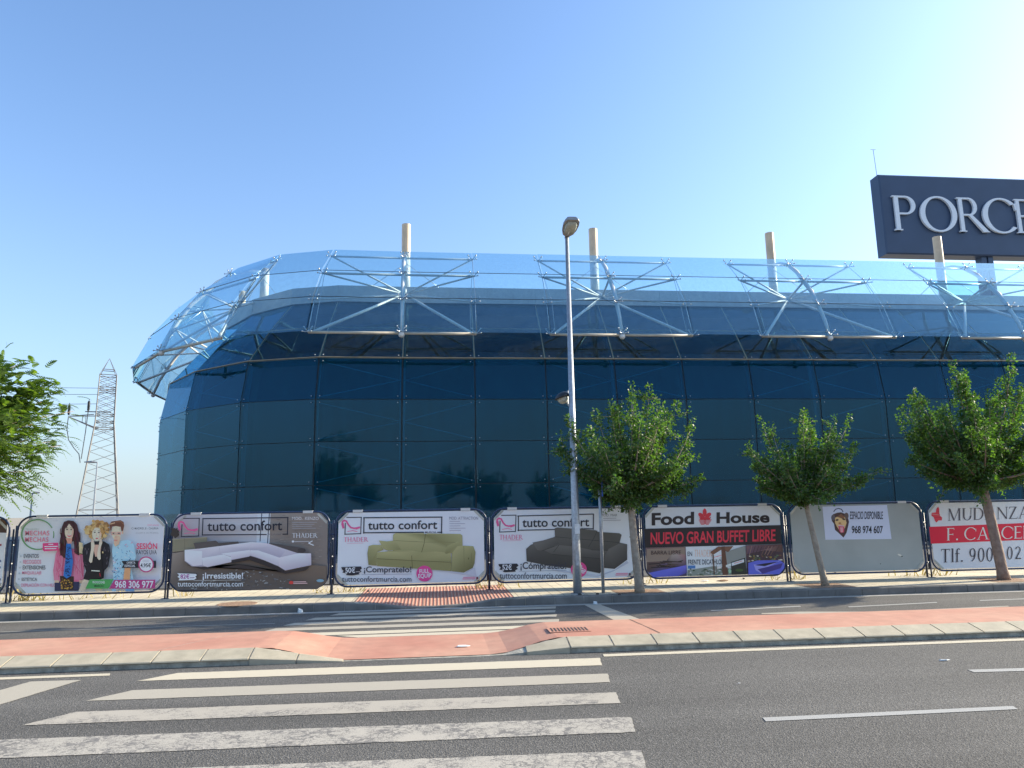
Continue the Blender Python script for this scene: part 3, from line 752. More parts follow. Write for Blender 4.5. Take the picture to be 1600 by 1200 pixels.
for k in range(-6, KMAX, 3):
    n = NRM[k]
    arm = MB()
    # curved arm from the mast down to the lower edge
    ctrl = [rp(k, *CAN[0]), rp(k, 0.93, 9.3), rp(k, *CAN[1]), rp(k, 0.08, 10.8), rp(k, *CAN[2]), rp(k, -1.05, 12.08), rp(k, -1.8, 12.66), rp(k, -2.55, 13.0), rp(k, -3.3, 13.15)]
    arm.tube(ctrl, [0.07, .08, .088, .092, .092, .092, .088, .08, .08], 10)
    e = rp(k, 1.22, 8.44); arm.ball(e, 0.13, 8, 6)
    A = arm.build('canopy_arm', MAT['steel'], BLD, smooth=True)
    def sub(name, pts, r, mat='steel', nn=8):
        q = MB(); q.tube(pts, r, nn); return q.build(name, MAT[mat], A, smooth=True)
    sub('mast', [rp(k, -3.4, 11.4), rp(k, -3.4, 13.1)], 0.205, 'steel', 18)
    mt_top = 14.85 if k != -3 else 13.3
    q = MB(); q.tube([rp(k, -3.4, 13.1), rp(k, -3.4, mt_top)], 0.205, 18); q.build('mast_top', MAT['mast'], A)
    hub = rp(k, -2.05, 11.05)
    sub('hub', [rp(k, -1.85, 11.05), rp(k, -3.4, 11.75)], 0.075)
    sub('strut', [hub, rp(k, *CAN[2])], 0.05)
    for d in (-1, 1):
        e0 = canp(k+d, 0); e1 = canp(k+d, 1); e2 = canp(k+d, 2); e3 = canp(k+d, 3)
        c0 = canp(k, 0)
        sub('bottom_chord', [canp(k, 0)+Vector((0,0,-.02)), e0+Vector((0,0,-.02))], 0.062, 'chord')
        sub('strut', [hub, e0+(c0-e0)*0.06], 0.062)
        sub('strut', [hub, e1+(canp(k,1)-e1)*.03], 0.040)
        sub('strut', [hub, e2], 0.040)
        sub('strut', [hub, e3], 0.040)
        sub('chord', [rp(k, *CAN[2]), e2], 0.050)
        sub('chord', [rp(k, *CAN[3]), e3], 0.045)
        sub('tie_rod', [e3, e2, e1, e0], 0.014, 'rod', 5)
        off = Vector((-n.y, n.x, 0))*d*-0.22
        sub('tie_rod', [e2+off*.3, e1+off, e0+off], 0.010, 'rod', 4)
        sub('tie_rod', [rp(k, -3.2, 12.9 if k != -3 else 12.9), rp(k+d*.55, -3.0, 11.6)], 0.014, 'rod', 4)
    q = MB()
    for d in (-1, 0, 1):
        for i in range(4): spider(q, canp(k+d, i) if d else rp(k, CAN[i][0]+.10, CAN[i][1]+.05), NRM[k+d])
    s_ = q.build('spider_fitting', MAT['rod'], A, smooth=True); s_['kind'] = 'stuff'

# ================================================================== BIG SIGN BEHIND THE BUILDING
SG = empty('rooftop_sign', (60, 60.6, 0), 'huge dark navy box sign on columns with white serif letters, standing beyond the roof', 'sign')
sx0, sx1, sy0, sy1, sz0, sz1 = 41.05, 80.5, 60.0, 61.35, 24.15, 31.93
q = MB()
bv = 0.12
q.add([(sx0+bv,sy0,sz0+bv),(sx1-bv,sy0,sz0+bv),(sx1-bv,sy0,sz1-bv),(sx0+bv,sy0,sz1-bv),
       (sx0,sy0+bv,sz0),(sx1,sy0+bv,sz0),(sx1,sy0+bv,sz1),(sx0,sy0+bv,sz1),
       (sx0,sy1,sz0),(sx1,sy1,sz0),(sx1,sy1,sz1),(sx0,sy1,sz1)],
      [(0,1,2,3),(4,5,1,0),(5,6,2,1),(6,7,3,2),(7,4,0,3),(4,8,9,5),(5,9,10,6),(6,10,11,7),(7,11,8,4),(9,8,11,10)])
q.build('sign_box', MAT['navysign'], SG)
for cx in (51.15, 69.5):
    for a in (-0.55, 0.12):
        q = MB(); q.box(cx+a, cx+a+.50, 60.3, 61.1, 0, sz0-.003); q.build('column', MAT['navysign'], SG)
q = MB(); q.tube([(41.3,60.6,31.9),(41.2,60.6,34.7)], 0.028, 5); q.tube([(40.95,60.6,34.7),(41.45,60.6,34.7)], 0.022, 4); q.build('lightning_rod', MAT['galv'], SG)

# --- serif capitals drawn as outlines: unit cap height, returns polygons and advance width
def ellipse_ring(cx, cy, rx, ry, T, t, a0=0, a1=360, n=40):
    out_ = []
    full = abs(a1-a0) >= 360
    A = [math.radians(a0+(a1-a0)*i/n) for i in range(n+1)]
    for i in range(n):
        q = []
        for a, inner in ((A[i],0),(A[i+1],0),(A[i+1],1),(A[i],1)):
            if inner: q.append((cx+(rx-T)*math.cos(a), cy+(ry-t)*math.sin(a)))
            else: q.append((cx+rx*math.cos(a), cy+ry*math.sin(a)))
        out_.append(q)
    return [('strip', out_)]
def rect(x0, y0, x1, y1): return [('poly', [(x0,y0),(x1,y0),(x1,y1),(x0,y1)])]
def para(x0, y0, x1, y1, w): return [('poly', [(x0,y0),(x0+w,y0),(x1+w,y1),(x1,y1)])]
def serif_glyph(ch, T=0.13, t=0.05, s=0.05):
    g = []
    sf = lambda x, y, w: [('poly', [(x-w*.5, y), (x+w*.5, y), (x+w*.5, y+(t*.7 if y < .5 else -t*.7)), (x-w*.5, y+(t*.7 if y < .5 else -t*.7))] if y < .5 else [(x-w*.5, y-t*.7), (x+w*.5, y-t*.7), (x+w*.5, y), (x-w*.5, y)])]
    st = lambda x, w=T: rect(x, 0, x+w, 1)+sf(x+w/2, 0, w+2*s)+sf(x+w/2, 1, w+2*s)
    if ch == 'P':
        g += st(.06); g += rect(.06+T, 1-t, .34, 1)+rect(.06+T, .46, .34, .46+t); g += ellipse_ring(.34, .73, .27, .27, T, t, -90, 90); w = .70
    elif ch == 'R':
        g += st(.06); g += rect(.06+T, 1-t, .34, 1)+rect(.06+T, .47, .36, .47+t); g += ellipse_ring(.34, .735, .25, .265, T, t, -90, 90); g += [('poly', [(.30,.50),(.30+T*1.05,.50),(.86,.02),(.90,0),(.70,0)])]; w = .88
    elif ch == 'O' : g += ellipse_ring(.52, .5, .50, .52, T, t); w = 1.08
    elif ch == 'Q': g += ellipse_ring(.52, .5, .50, .52, T, t); w = 1.08
    elif ch == 'C': g += ellipse_ring(.52, .5, .50, .52, T, t, 42, 318); g += [('poly', [(.87,.84),(.93,.88),(.93,.66),(.90,.66)])]; w = .96
    elif ch == 'E': g += st(.06)+rect(.06+T, 1-t, .56, 1)+rect(.06+T, .5-t/2, .50, .5+t/2)+rect(.06+T, 0, .60, t)+rect(.54,.86,.57,1)+rect(.58,0,.61,.15); w = .66
    elif ch == 'F': g += st(.06)+rect(.06+T, 1-t, .56, 1)+rect(.06+T, .48-t/2, .48, .48+t/2)+rect(.54,.84,.57,1)+rect(.46,.40,.49,.57); w = .62
    elif ch == 'L': g += st(.06)+rect(.06+T, 0, .58, t)+rect(.56,0,.59,.17); w = .62
    elif ch == 'A': g += para(.40, 1, .72, 0, T)+para(.44, 1, .08, 0, t*1.1)+rect(.22, .32, .68, .32+t)+sf(.11, 0, .24)+sf(.79, 0, .26); w = .92
    elif ch == 'V': g += para(.08, 1, .42, 0, T)+para(.80, 1, .48, 0, t)+sf(.15, 1, .26)+sf(.82, 1, .24); w = .92
    elif ch == 'N': g += rect(.10,0,.10+t,1)+rect(.78,0,.78+t,1)+para(.06,1,.74,0,T)+sf(.12,0,.22)+sf(.80,1,.22)+sf(.10,1,.14); w = .92
    elif ch == 'M': g += rect(.12,0,.12+t,1)+rect(.90,0,.90+T,1)+para(.10,1,.47,0,T)+para(.90,1,.50,0,t)+sf(.14,0,.22)+sf(.96,0,.26)+sf(.12,1,.14)+sf(.96,1,.24); w = 1.12
    elif ch == 'U': g += rect(.10,.3,.10+T,1)+rect(.72,.3,.72+t,1)+sf(.16,1,.28)+sf(.74,1,.22)+ellipse_ring(.435,.34,.335,.36,T,t,180,360); w = .90
    elif ch == 'D': g += st(.06)+rect(.06+T,1-t,.36,1)+rect(.06+T,0,.36,t)+ellipse_ring(.36,.5,.46,.5,T,t,-90,90); w = .90
    elif ch == 'Z': g += rect(.06,1-t,.68,1)+rect(.04,0,.70,t)+para(.54,1,.04,0,T)+rect(.06,.84,.09,1)+rect(.68,0,.71,.17); w = .76
    elif ch == 'S': g += ellipse_ring(.30,.74,.24,.28,T*.8,t,40,270)+ellipse_ring(.31,.25,.27,.27,T*.8,t,-140,90); w = .62
    elif ch == 'T': g += rect(.31,0,.31+T,1)+rect(.03,1-t,.72,1)+sf(.375,0,.26)+rect(.03,.84,.06,1)+rect(.69,.84,.72,1); w = .76
    elif ch == 'H': g += st(.06)+st(.66)+rect(.06+T,.48,.66,.48+t); w = .86
    elif ch == 'l': g += rect(.08,0,.08+T*.9,1.02)+sf(.13,0,.22)+rect(.02,.98,.10,1.02); w = .27
    elif ch == 'f': g += rect(.12,0,.12+T*.9,.78)+sf(.17,0,.24)+rect(.02,.60,.36,.60+t)+ellipse_ring(.29,.78,.17,.24,T*.8,t,40,180); w = .36
    elif ch == '.': g += [('poly', [(.14+.075*math.cos(a*math.pi/5), .07+.075*math.sin(a*math.pi/5)) for a in range(10)])]; w = .30
    elif ch == '0': g += ellipse_ring(.30,.5,.26,.52,T*.85,t*.9); w = .62
    elif ch == '9': g += ellipse_ring(.28,.68,.24,.32,T*.8,t)+ellipse_ring(.12,.62,.40,.62,T*.8,t,-78,12); w = .62
    elif ch == '2': g += ellipse_ring(.28,.74,.24,.27,T*.8,t,-20,165)+para(.40,.64,.04,.03,T*.9)+rect(.04,0,.56,t*1.6); w = .62
    elif ch == ' ': w = .32
    else: w = .5
    return g, w
SERIF_DY = 0.0004
def serif_text(txt, x0, x1, z0, z1, y, mat, parent, T=.13, t=.05, depth=0.0, name='lettering', space=0.06, per_letter=False):
    tot = 0; items = []
    for ch in txt:
        g, w = serif_glyph(ch, T, t); items.append((g, tot)); tot += w+space
    tot -= space
    sxx = (x1-x0)/tot; szz = z1-z0
    q = MB(); c = 0
    for idx, (g, ox) in enumerate(items):
        if per_letter: q = MB(); c = 0
        for kind, data in g:
            c += 1; yy = y - (c % 9)*(SERIF_DY if depth == 0 else 0.004)
            tr = lambda p, yv: (x0+(ox+p[0])*sxx, yv, z0+p[1]*szz)
            polys = data if kind == 'strip' else [data]
            for pl in polys:
                if depth: q.hexa([tr(p, yy+depth) for p in pl], [tr(p, yy) for p in pl])
                else: q.add([tr(p, yy) for p in pl], [tuple(range(len(pl)))])
        if per_letter and q.v: q.build('letter', MAT[mat], parent)
    if not per_letter: return q.build(name, MAT[mat], parent)
# widths matched so that the letters in view stand where the photograph has them
X_of = lambda px, py=335: on_y(px, py, 59.6)[0]
LW = [('P',1398,1433.5),('O',1440,1497.5),('R',1499,1546),('C',1537.6,1591),('E',1589,1618),('L',1627,1652),('A',1652,1694),('N',1700,1742),('O',1747,1800),('S',1808,1836),('A',1838,1880)]
for ch, a, c in LW:
    g, w = serif_glyph(ch, .108 if ch not in 'OC' else .135, .048)
    xs = [p[0] for kd, dt in g for pl in (dt if kd == 'strip' else [dt]) for p in pl]
    gx0, gx1 = min(xs), max(xs)
    xa, xc = X_of(a), X_of(c)
    sc = (xc-xa)/(gx1-gx0); zb, zt = 26.35, 29.72
    q = MB(); cc = 0
    for kd, dt in g:
        cc += 1; yy = 59.74 - (cc % 9)*0.004
        for pl in (dt if kd == 'strip' else [dt]):
            tr = lambda p, yv: (xa+(p[0]-gx0)*sc, yv, zb+p[1]*(zt-zb))
            q.hexa([tr(p, yy+.20) for p in pl], [tr(p, yy) for p in pl])
    q.build('letter', MAT['letter'], SG)

# ================================================================== BILLBOARDS ALONG THE PAVEMENT
BY = 14.08                     # the plane of the poster sheets
def srgb(c):
    return tuple(((v/255)/12.92 if v/255 <= .04045 else ((v/255+.055)/1.055)**2.4) for v in c)
WHITE = srgb((202, 212, 232))
def ink(c, k=0.88):            # printed colour: photographed value against the photographed white of the sheet
    l = srgb(c); return tuple(min(.9, max(.004, l[i]/WHITE[i]*k)) for i in range(3))
def txt_mesh(s, bold=0.0, shear=0.0, spacing=1.0):
    cu = bpy.data.curves.new('lettering', 'FONT'); cu.body = s; cu.size = 1; cu.offset = bold; cu.shear = shear; cu.space_character = spacing
    cu.resolution_u = 4
    ob = bpy.data.objects.new('lettering', cu)
    me = bpy.data.meshes.new_from_object(ob)
    v = np.empty(len(me.vertices)*3, dtype=np.float32); me.vertices.foreach_get('co', v); v = v.reshape(-1, 3)
    f = [tuple(p.vertices) for p in me.polygons]
    bpy.data.objects.remove(ob); bpy.data.curves.remove(cu); bpy.data.meshes.remove(me)
    return v, f

class Poster:
    def __init__(s, root, ox, oy, sc):
        s.root, s.ox, s.oy, s.sc = root, ox, oy, sc; s.layer = 0; s.mb = {}
    def w(s, x, y, dy=0.0):
        p = on_y(s.ox+x/s.sc, s.oy+y/s.sc, BY-dy); return p
    def next(s): s.layer += 1; return 0.006+s.layer*0.00022
    def poly(s, pts, col, part='printed_picture', cols=None):
        dy = s.next(); mb = s.mb.setdefault('printed_picture', MB())
        P = [s.w(x, y, 0) for x, y in pts]; P = [(p[0], BY-dy, p[2]) for p in P]
        mb.add(P, [tuple(range(len(P)))], [ink(c) for c in cols] if cols else ink(col))
    def ell(s, cx, cy, rx, ry, col, part='printed_picture', n=20, rot=0, jag=0):
        pts = []
        for i in range(n):
            a = 2*math.pi*i/n; r = 1+random.uniform(-jag, jag)
            X, Y = rx*math.cos(a)*r, ry*math.sin(a)*r
            pts.append((cx+X*math.cos(rot)-Y*math.sin(rot), cy+X*math.sin(rot)+Y*math.cos(rot)))
        s.poly(pts, col, part)
    def line(s, pts, w, col, part='printed_picture'):
        for a, c in zip(pts[:-1], pts[1:]):
            dx, dy = c[0]-a[0], c[1]-a[1]; l = math.hypot(dx, dy) or 1; nx_, ny_ = -dy/l*w/2, dx/l*w/2; ex, ey = dx/l*w*.25, dy/l*w*.25
            s.poly([(a[0]+nx_-ex, a[1]+ny_-ey), (c[0]+nx_+ex, c[1]+ny_+ey), (c[0]-nx_+ex, c[1]-ny_+ey), (a[0]-nx_-ex, a[1]-ny_-ey)], col, part)
    def frame(s, x0, y0, x1, y1, w, col, part='logo', skew=0):
        k = lambda x, y: (x, y - skew*(x-x0))
        s.line([k(x0,y0), k(x1,y0)], w, col, part); s.line([k(x0,y1), k(x1,y1)], w, col, part); s.line([k(x0,y0), k(x0,y1)], w, col, part); s.line([k(x1,y0), k(x1,y1)], w, col, part)
    def text(s, t, x0, y0, x1, y1, col, bold=0.0, name='lettering', skew=0.0, spacing=1.0, shear=0.0):
        """glyph box from top-left to bottom-right at the middle of its slope; skew = rise per px"""
        v, f = txt_mesh(t, bold, shear, spacing); dy = s.next()+.0008
        mn, mx = v.min(0), v.max(0); q = MB(); P = []
        for p in v:
            u = (p[0]-mn[0])/(mx[0]-mn[0]); h = (p[1]-mn[1])/(mx[1]-mn[1])
            X = x0+(x1-x0)*u; Y = y1+(y0-y1)*h - skew*(X-(x0+x1)/2)
            g = s.w(X, Y); P.append((g[0], BY-dy, g[2]))
        q.add(P, f, ink(col)); o = q.build(name, MAT['prt'], s.root); return o
    def serif(s, t, x0, y0, x1, y1, col, T=.13, th=.05, space=.06, name='lettering', skew=0.0):
        tot = 0; items = []
        for ch in t:
            g, w = serif_glyph(ch, T, th); items.append((g, tot)); tot += w+space
        tot -= space; q = MB(); base = s.next()+.0008; c = 0
        for g, ox_ in items:
            for kd, dt in g:
                c += 1
                for pl in (dt if kd == 'strip' else [dt]):
                    P = []
                    for p in pl:
                        X = x0+(x1-x0)*(ox_+p[0])/tot; Y = y1+(y0-y1)*p[1]-skew*(X-(x0+x1)/2)
                        gg = s.w(X, Y); P.append((gg[0], BY-base-(c % 8)*.0002, gg[2]))
                    q.add(P, [tuple(range(len(P)))], ink(col))
        s.layer += 8
        return q.build(name, MAT['prt'], s.root)
    def flush(s):
        for k, mb in s.mb.items(): mb.build(k, MAT['prt'], s.root)

def rounded(x0, x1, z0, z1, r, n=6):
    pts = []
    for cx, cz, a0 in ((x1-r, z1-r, 0), (x0+r, z1-r, 90), (x0+r, z0+r, 180), (x1-r, z0+r, 270)):
        for i in range(n+1):
            a = math.radians(a0+90*i/n); pts.append((cx+r*math.cos(a), cz+r*math.sin(a)))
    return pts

def board(x0, x1, label, sheet_mat='panel', z0=0.23, z1=1.64, extra=True):
    root = empty('billboard', ((x0+x1)/2, BY, 0.13), label, 'billboard', 'billboards in a row along the pavement')
    q = MB(); R = rounded(x0+.022, x1-.022, z0+.022, z1-.022, 0.24)
    P = [(x, BY, z) for x, z in R]; q.tube(P+[P[0], P[1]], 0.0175, 8, cap=False)
    q.build('frame', MAT['navy'], root, smooth=True)
    # chamfered sheet
    c = 0.145; a, e, f, g = x0+.07, x1-.07, z0+.055, z1-.050
    oc = [(a+c, f), (e-c, f), (e, f+c), (e, g-c), (e-c, g), (a+c, g), (a, g-c), (a, f+c)]
    q = MB(); q.hexa([(x, BY+.012, z) for x, z in oc], [(x, BY-.002, z) for x, z in oc]); q.build('panel', MAT[sheet_mat], root)
    # folded corner pieces at the chamfers
    for (cx, cz, dx, dz) in ((a, g, 1, -1), (e, g, -1, -1), (a, f, 1, 1), (e, f, -1, 1)):
        q = MB(); w = .05
        pts = [(cx+dx*(c+.01), cz-dz*.006), (cx-dx*.006, cz+dz*(c+.01)), (cx+dx*w*.2, cz+dz*(c+w)), (cx+dx*(c+w), cz+dz*w*.2)]
        q.hexa([(x, BY-.004, z) for x, z in pts], [(x, BY-.010, z) for x, z in pts]); q.build('corner_strip', MAT['corner'], root)
    for xx in (x0+.42, x1-.42):
        q = MB(); q.box(xx-.09, xx+.09, BY-.026, BY+.026, z1-.046, z1+.002); q.build('clip', MAT['clip'], root)
    # lugs to the posts
    for xx, d in ((x0, -1), (x1, 1)):
        for zz in (0.42, 1.2):
            q = MB(); q.tube([(xx+.0*d, BY, zz), (xx+d*.035, BY+.02, zz)], 0.014, 6); q.build('lug', MAT['navy'], root)
    return root
BX = [(-10.42,-7.53),(-7.44,-4.85),(-4.79,-1.95),(-1.88,.97),(1.02,3.89),(3.97,6.84),(6.92,9.78),(9.86,12.70),(12.78,15.6)]
POSTX = [-7.485,-4.82,-1.915,0.995,3.93,6.88,9.82,12.74]
near = ['left of the people poster','between the people poster and the white corner sofa poster','between the corner sofa poster and the green sofa poster','between the green sofa poster and the dark sofa poster',
        'between the dark sofa poster and the buffet poster','between the buffet poster and the blank grey board','between the blank grey board and the removals poster','beyond the removals poster']
for i, x in enumerate(POSTX):
    r = empty('board_post', (x, 14.17, 0.13), 'slim navy post holding the billboards, '+near[i], 'post', 'navy posts between the billboards')
    for dx in (-.030, .030):
        q = MB(); q.tube([(x+dx, 14.14, 0.30), (x+dx, 14.14, 1.40)], .015, 8); q.build('clamp_bar', MAT['navy_post'], r, smooth=True)
    q = MB(); q.tube([(x, 14.18, 0.10), (x, 14.18, 1.46)], .020, 8); q.build('shaft', MAT['navy_post'], r, smooth=True)
    q = MB(); q.tube([(x+.0, 14.05, 0.10), (x+.0, 14.05, .58)], .015, 6); q.build('foot_tube', MAT['navy_post'], r, smooth=True)
    q = MB(); q.box(x-.06, x+.06, 14.01, 14.10, .128, .137); q.build('base_plate', MAT['navy_post'], r)
    for zz in (.40, .62, .80, 1.12):
        q = MB(); q.ball((x+.0, 14.118, zz), .013, 6, 4); q.build('bolt', MAT['clip'], r)

# ---- board -1: only its right edge is in view
r = board(*BX[0], 'partly visible pale poster at the far left edge beside the people poster')
P = Poster(r, 0, 795, 8.0)
P.poly([(-200,120),(98,130),(85,300),(-200,290)], (70,52,42))
P.poly([(-200,128),(70,140),(64,215),(-200,205)], (96,70,48))
for i, (yy, c) in enumerate([(440,(150,80,90)),(640,(90,110,150)),(720,(120,140,180)),(870,(60,70,80))]): P.line([(-180,yy),(15-i*4,yy+12)], 26, c)
P.poly([(-200,980),(20,975),(12,1060),(-200,1062)], (70,90,80))
for i in range(9): P.ell(118-8*i, 260+95*i, 6, 16, (150,90,90) if i % 2 else (110,100,95), n=8)
P.flush()

# ---- board 0: hairdresser poster with three people
r = board(*BX[1], 'white hairdresser poster with three young people and pink and green lettering')
P = Poster(r, 0, 790, 5.926)
g = (96,150,104)
for t0 in range(8, 352, 8):
    a, c = math.radians(t0-20), math.radians(t0-11); wv = 9-abs(t0-180)/40
    if 30 < t0 < 75: continue
    cx, cy, rx, ry = 352, 268, 148, 138
    P.line([(cx+rx*math.cos(a), cy+ry*math.sin(a)), (cx+rx*math.cos(c), cy+ry*math.sin(c))], wv+4, g, 'logo')
P.text('MECHAS', 238, 232, 460, 276, (214,120,150), .012, spacing=1.1)
P.text('MECHAS', 236, 292, 452, 336, (214,120,150), .012, spacing=1.1)
P.text('PELUQUERIA', 245, 212, 370, 222, (150,170,160))
for i, (t, w_, c) in enumerate([('EVENTOS',362,(60,60,70)),('RECOGIDOS',384,(196,110,150)),('EXTENSIONES',425,(60,60,70)),('MAQUILLAJE',388,(196,110,150)),('ESTÉTICA',348,(60,60,70)),('DEPILACIÓN CON HILO',520,(196,100,145))]):
    y = 448+i*53; x = 224-i*4.5
    P.text(t, x, y, w_-i*0, y+37, c, .006)
    P.ell(x-27, y+20, 8, 9, (176,190,210), 'bullet')
# woman on the left
def hair_strands(P, x0, x1, y0, y1, n, base, var, w=6):
    for i in range(n):
        x = random.uniform(x0, x1); y = random.uniform(y0, y1); l = random.uniform(25, 70)
        c = tuple(max(0, min(255, int(b+random.uniform(-var, var)))) for b in base)
        P.line([(x, y), (x+random.uniform(-8, 8), min(y+l, y1+20))], w, c)
P.poly([(545,395),(520,450),(498,600),(505,690),(560,700),(640,700),(740,705),(778,680),(782,560),(775,460),(742,420),(700,400)], None, cols=[(222,120,160)]*2+[(205,95,140),(225,130,165),(210,110,150),(200,90,130),(215,110,150),(222,120,160),(205,95,140),(225,125,165),(222,120,160),(215,110,150)])
for _ in range(26): P.line([(random.uniform(515,600),random.uniform(440,600)),(random.uniform(515,600),random.uniform(600,690))] if random.random() < .5 else [(random.uniform(690,770),random.uniform(440,560)),(random.uniform(690,770),random.uniform(600,690))], 5, random.choice([(205,95,140),(236,150,182),(190,85,125)]))
P.poly([(512,700),(740,705),(735,788),(512,790)], (38,44,84))
P.poly([(512,690),(555,690),(552,712),(512,712)], (226,178,160)); P.poly([(738,690),(775,688),(776,715),(742,716)], (226,178,160))
P.poly([(560,650),(690,655),(685,780),(575,780)], (46,34,30))
for _ in range(36): P.ell(random.uniform(570,680), random.uniform(670,770), random.uniform(5,12), random.uniform(4,10), random.choice([(160,120,50),(190,150,70),(60,40,30),(120,80,40)]), n=7)
P.poly([(600,150),(640,136),(690,142),(722,175),(742,260),(760,380),(765,440),(735,460),(700,440),(690,330),(620,330),(640,470),(600,485),(562,440),(568,300),(580,200)], (66,36,42))
hair_strands(P, 566, 612, 200, 440, 34, (76,42,48), 22); hair_strands(P, 700, 752, 220, 420, 34, (76,42,48), 22)
P.poly([(742,335),(775,345),(785,440),(745,450)], (226,192,160))
P.ell(653, 240, 41, 72, (240,196,184)); P.poly([(612,180),(640,150),(650,168),(622,215)], (70,38,44)); P.poly([(694,180),(668,152),(655,168),(690,215)], (70,38,44))
P.poly([(622,300),(682,300),(674,350),(640,352)], (206,150,138))
P.poly([(684,200),(694,240),(686,290),(664,312),(676,260)], (222,172,160)); P.ell(634, 222, 9, 5, (60,40,44)); P.ell(672, 222, 9, 5, (60,40,44)); P.line([(622,208),(644,206)], 4, (80,50,50)); P.line([(662,206),(684,208)], 4, (80,50,50))
P.line([(652,225),(648,252),(656,254)], 3, (214,160,150)); P.poly([(634,268),(654,274),(676,267),(668,284),(654,288),(641,284)], (200,70,90)); P.line([(640,272),(655,276),(671,271)], 5, (250,248,246))
P.poly([(628,352),(668,350),(690,520),(672,650),(630,672),(600,650),(618,500)], (40,110,196))
for _ in range(46): P.ell(random.uniform(622,676), random.uniform(370,655), random.uniform(4,8), random.uniform(4,7), random.choice([(20,34,84),(24,44,100),(30,70,150)]), n=6)
P.line([(700,420),(785,452)], 5, (36,26,34))
# curly haired woman in the middle
for _ in range(80):
    a = random.uniform(0, 2*math.pi); rr = math.sqrt(random.random())
    P.ell(918+104*rr*math.cos(a), 222+84*rr*math.sin(a), random.uniform(14,26), random.uniform(12,22), random.choice([(196,162,110),(178,140,88),(212,180,128),(150,112,72),(204,170,116)]), n=9, jag=.15)
P.poly([(790,680),(980,672),(960,788),(905,790),(890,700),(840,720),(800,790),(745,788)], (232,192,180))
P.poly([(870,330),(980,328),(1030,360),(1042,440),(1020,560),(985,600),(978,670),(890,700),(792,676),(815,600),(790,520),(782,420),(796,362)], (26,24,34))
for _ in range(40): P.line([(x:=random.uniform(795,850), y:=random.uniform(370,560)), (x+random.uniform(-8,8), y+random.uniform(8,30))] if random.random() < .5 else [(x:=random.uniform(975,1030), y:=random.uniform(370,540)), (x+random.uniform(-8,8), y+random.uniform(8,30))], 4, random.choice([(70,68,84),(110,104,120),(44,40,54)]))
P.poly([(878,360),(960,360),(945,480),(905,480)], (214,170,160)); P.poly([(880,470),(960,470),(975,600),(968,668),(850,668),(860,600)], (22,20,26))
P.ell(918, 262, 44, 66, (240,204,194)); P.poly([(950,215),(962,262),(950,300),(934,318),(940,262)], (222,180,168)); P.ell(899, 246, 9, 5, (60,50,60)); P.ell(936, 246, 9, 5, (60,50,60)); P.line([(888,233),(908,230)], 3, (120,90,70)); P.line([(928,230),(948,233)], 3, (120,90,70))
P.line([(918,250),(914,276),(922,278)], 3, (214,165,155)); P.ell(918, 302, 12, 6, (190,90,100))

for _ in range(26):
    a = random.uniform(math.pi*1.02, math.pi*1.98); P.ell(918+52*math.cos(a), 250+62*math.sin(a), random.uniform(10,17), random.uniform(9,15), random.choice([(196,162,110),(178,140,88),(212,180,128),(150,112,72)]), n=9, jag=.15)
P.poly([(874,300),(892,320),(900,372),(888,440),(876,520),(862,528),(846,510),(866,400),(866,340)], (238,198,188)); P.poly([(962,300),(944,320),(936,372),(922,440),(922,480),(940,502),(956,490),(950,400),(970,340)], (238,198,188))
for dx in (0, 9, 18): P.line([(873+dx,300+dx*1.5),(870+dx,338)], 2, (206,160,150)); P.line([(963-dx,300+dx*1.5),(966-dx,338)], 2, (206,160,150))
P.line([(872,598),(944,602)], 9, (236,226,214)); P.line([(946,622),(952,650)], 6, (180,50,70)); P.ell(974, 430, 7, 9, (220,190,150))
# young man on the right
P.poly([(1068,350),(1112,334),(1180,318),(1215,318),(1262,360),(1280,470),(1270,500),(1210,500),(1240,600),(1255,680),(1200,690),(1070,690),(1072,560),(1060,420)], (160,204,234))
for _ in range(90): P.line([(x:=random.uniform(1070,1255), y:=random.uniform(345,670)), (x+random.uniform(-16,16), y+random.uniform(-16,16))], random.uniform(3,7), random.choice([(60,110,170),(222,150,180),(232,242,250),(40,80,130),(110,170,215),(230,236,244)]))
P.poly([(1180,560),(1236,560),(1228,680),(1168,680)], (222,156,120)); P.poly([(1180,690),(1250,690),(1270,788),(1188,788)], (110,150,200)); P.poly([(1065,690),(1110,690),(1100,788),(1062,788)], (150,190,225))
P.poly([(1088,300),(1140,300),(1130,352),(1096,378),(1080,352)], (224,176,158))
P.ell(1104, 248, 42, 72, (240,200,184)); P.ell(1160, 246, 9, 16, (226,176,160))
P.poly([(1040,172),(1060,146),(1100,140),(1142,134),(1170,150),(1176,185),(1166,232),(1150,236),(1144,196),(1100,188),(1064,194),(1056,232),(1048,226)], (104,66,54))
P.line([(1048,170),(1090,158)], 9, (216,170,140)); P.line([(1100,150),(1150,146),(1166,170)], 7, (150,104,80))
P.ell(1112, 300, 30, 26, (226,180,162)); P.frame(1062, 246, 1094, 264, 4, (214,120,130), 'printed_picture'); P.frame(1110, 246, 1142, 264, 4, (214,120,130), 'printed_picture'); P.ell(1078, 256, 8, 5, (70,60,60)); P.ell(1128, 256, 8, 5, (70,60,60))
P.line([(1104,262),(1098,294),(1108,296)], 3, (206,150,135)); P.line([(1084,318),(1112,318)], 7, (206,110,110))
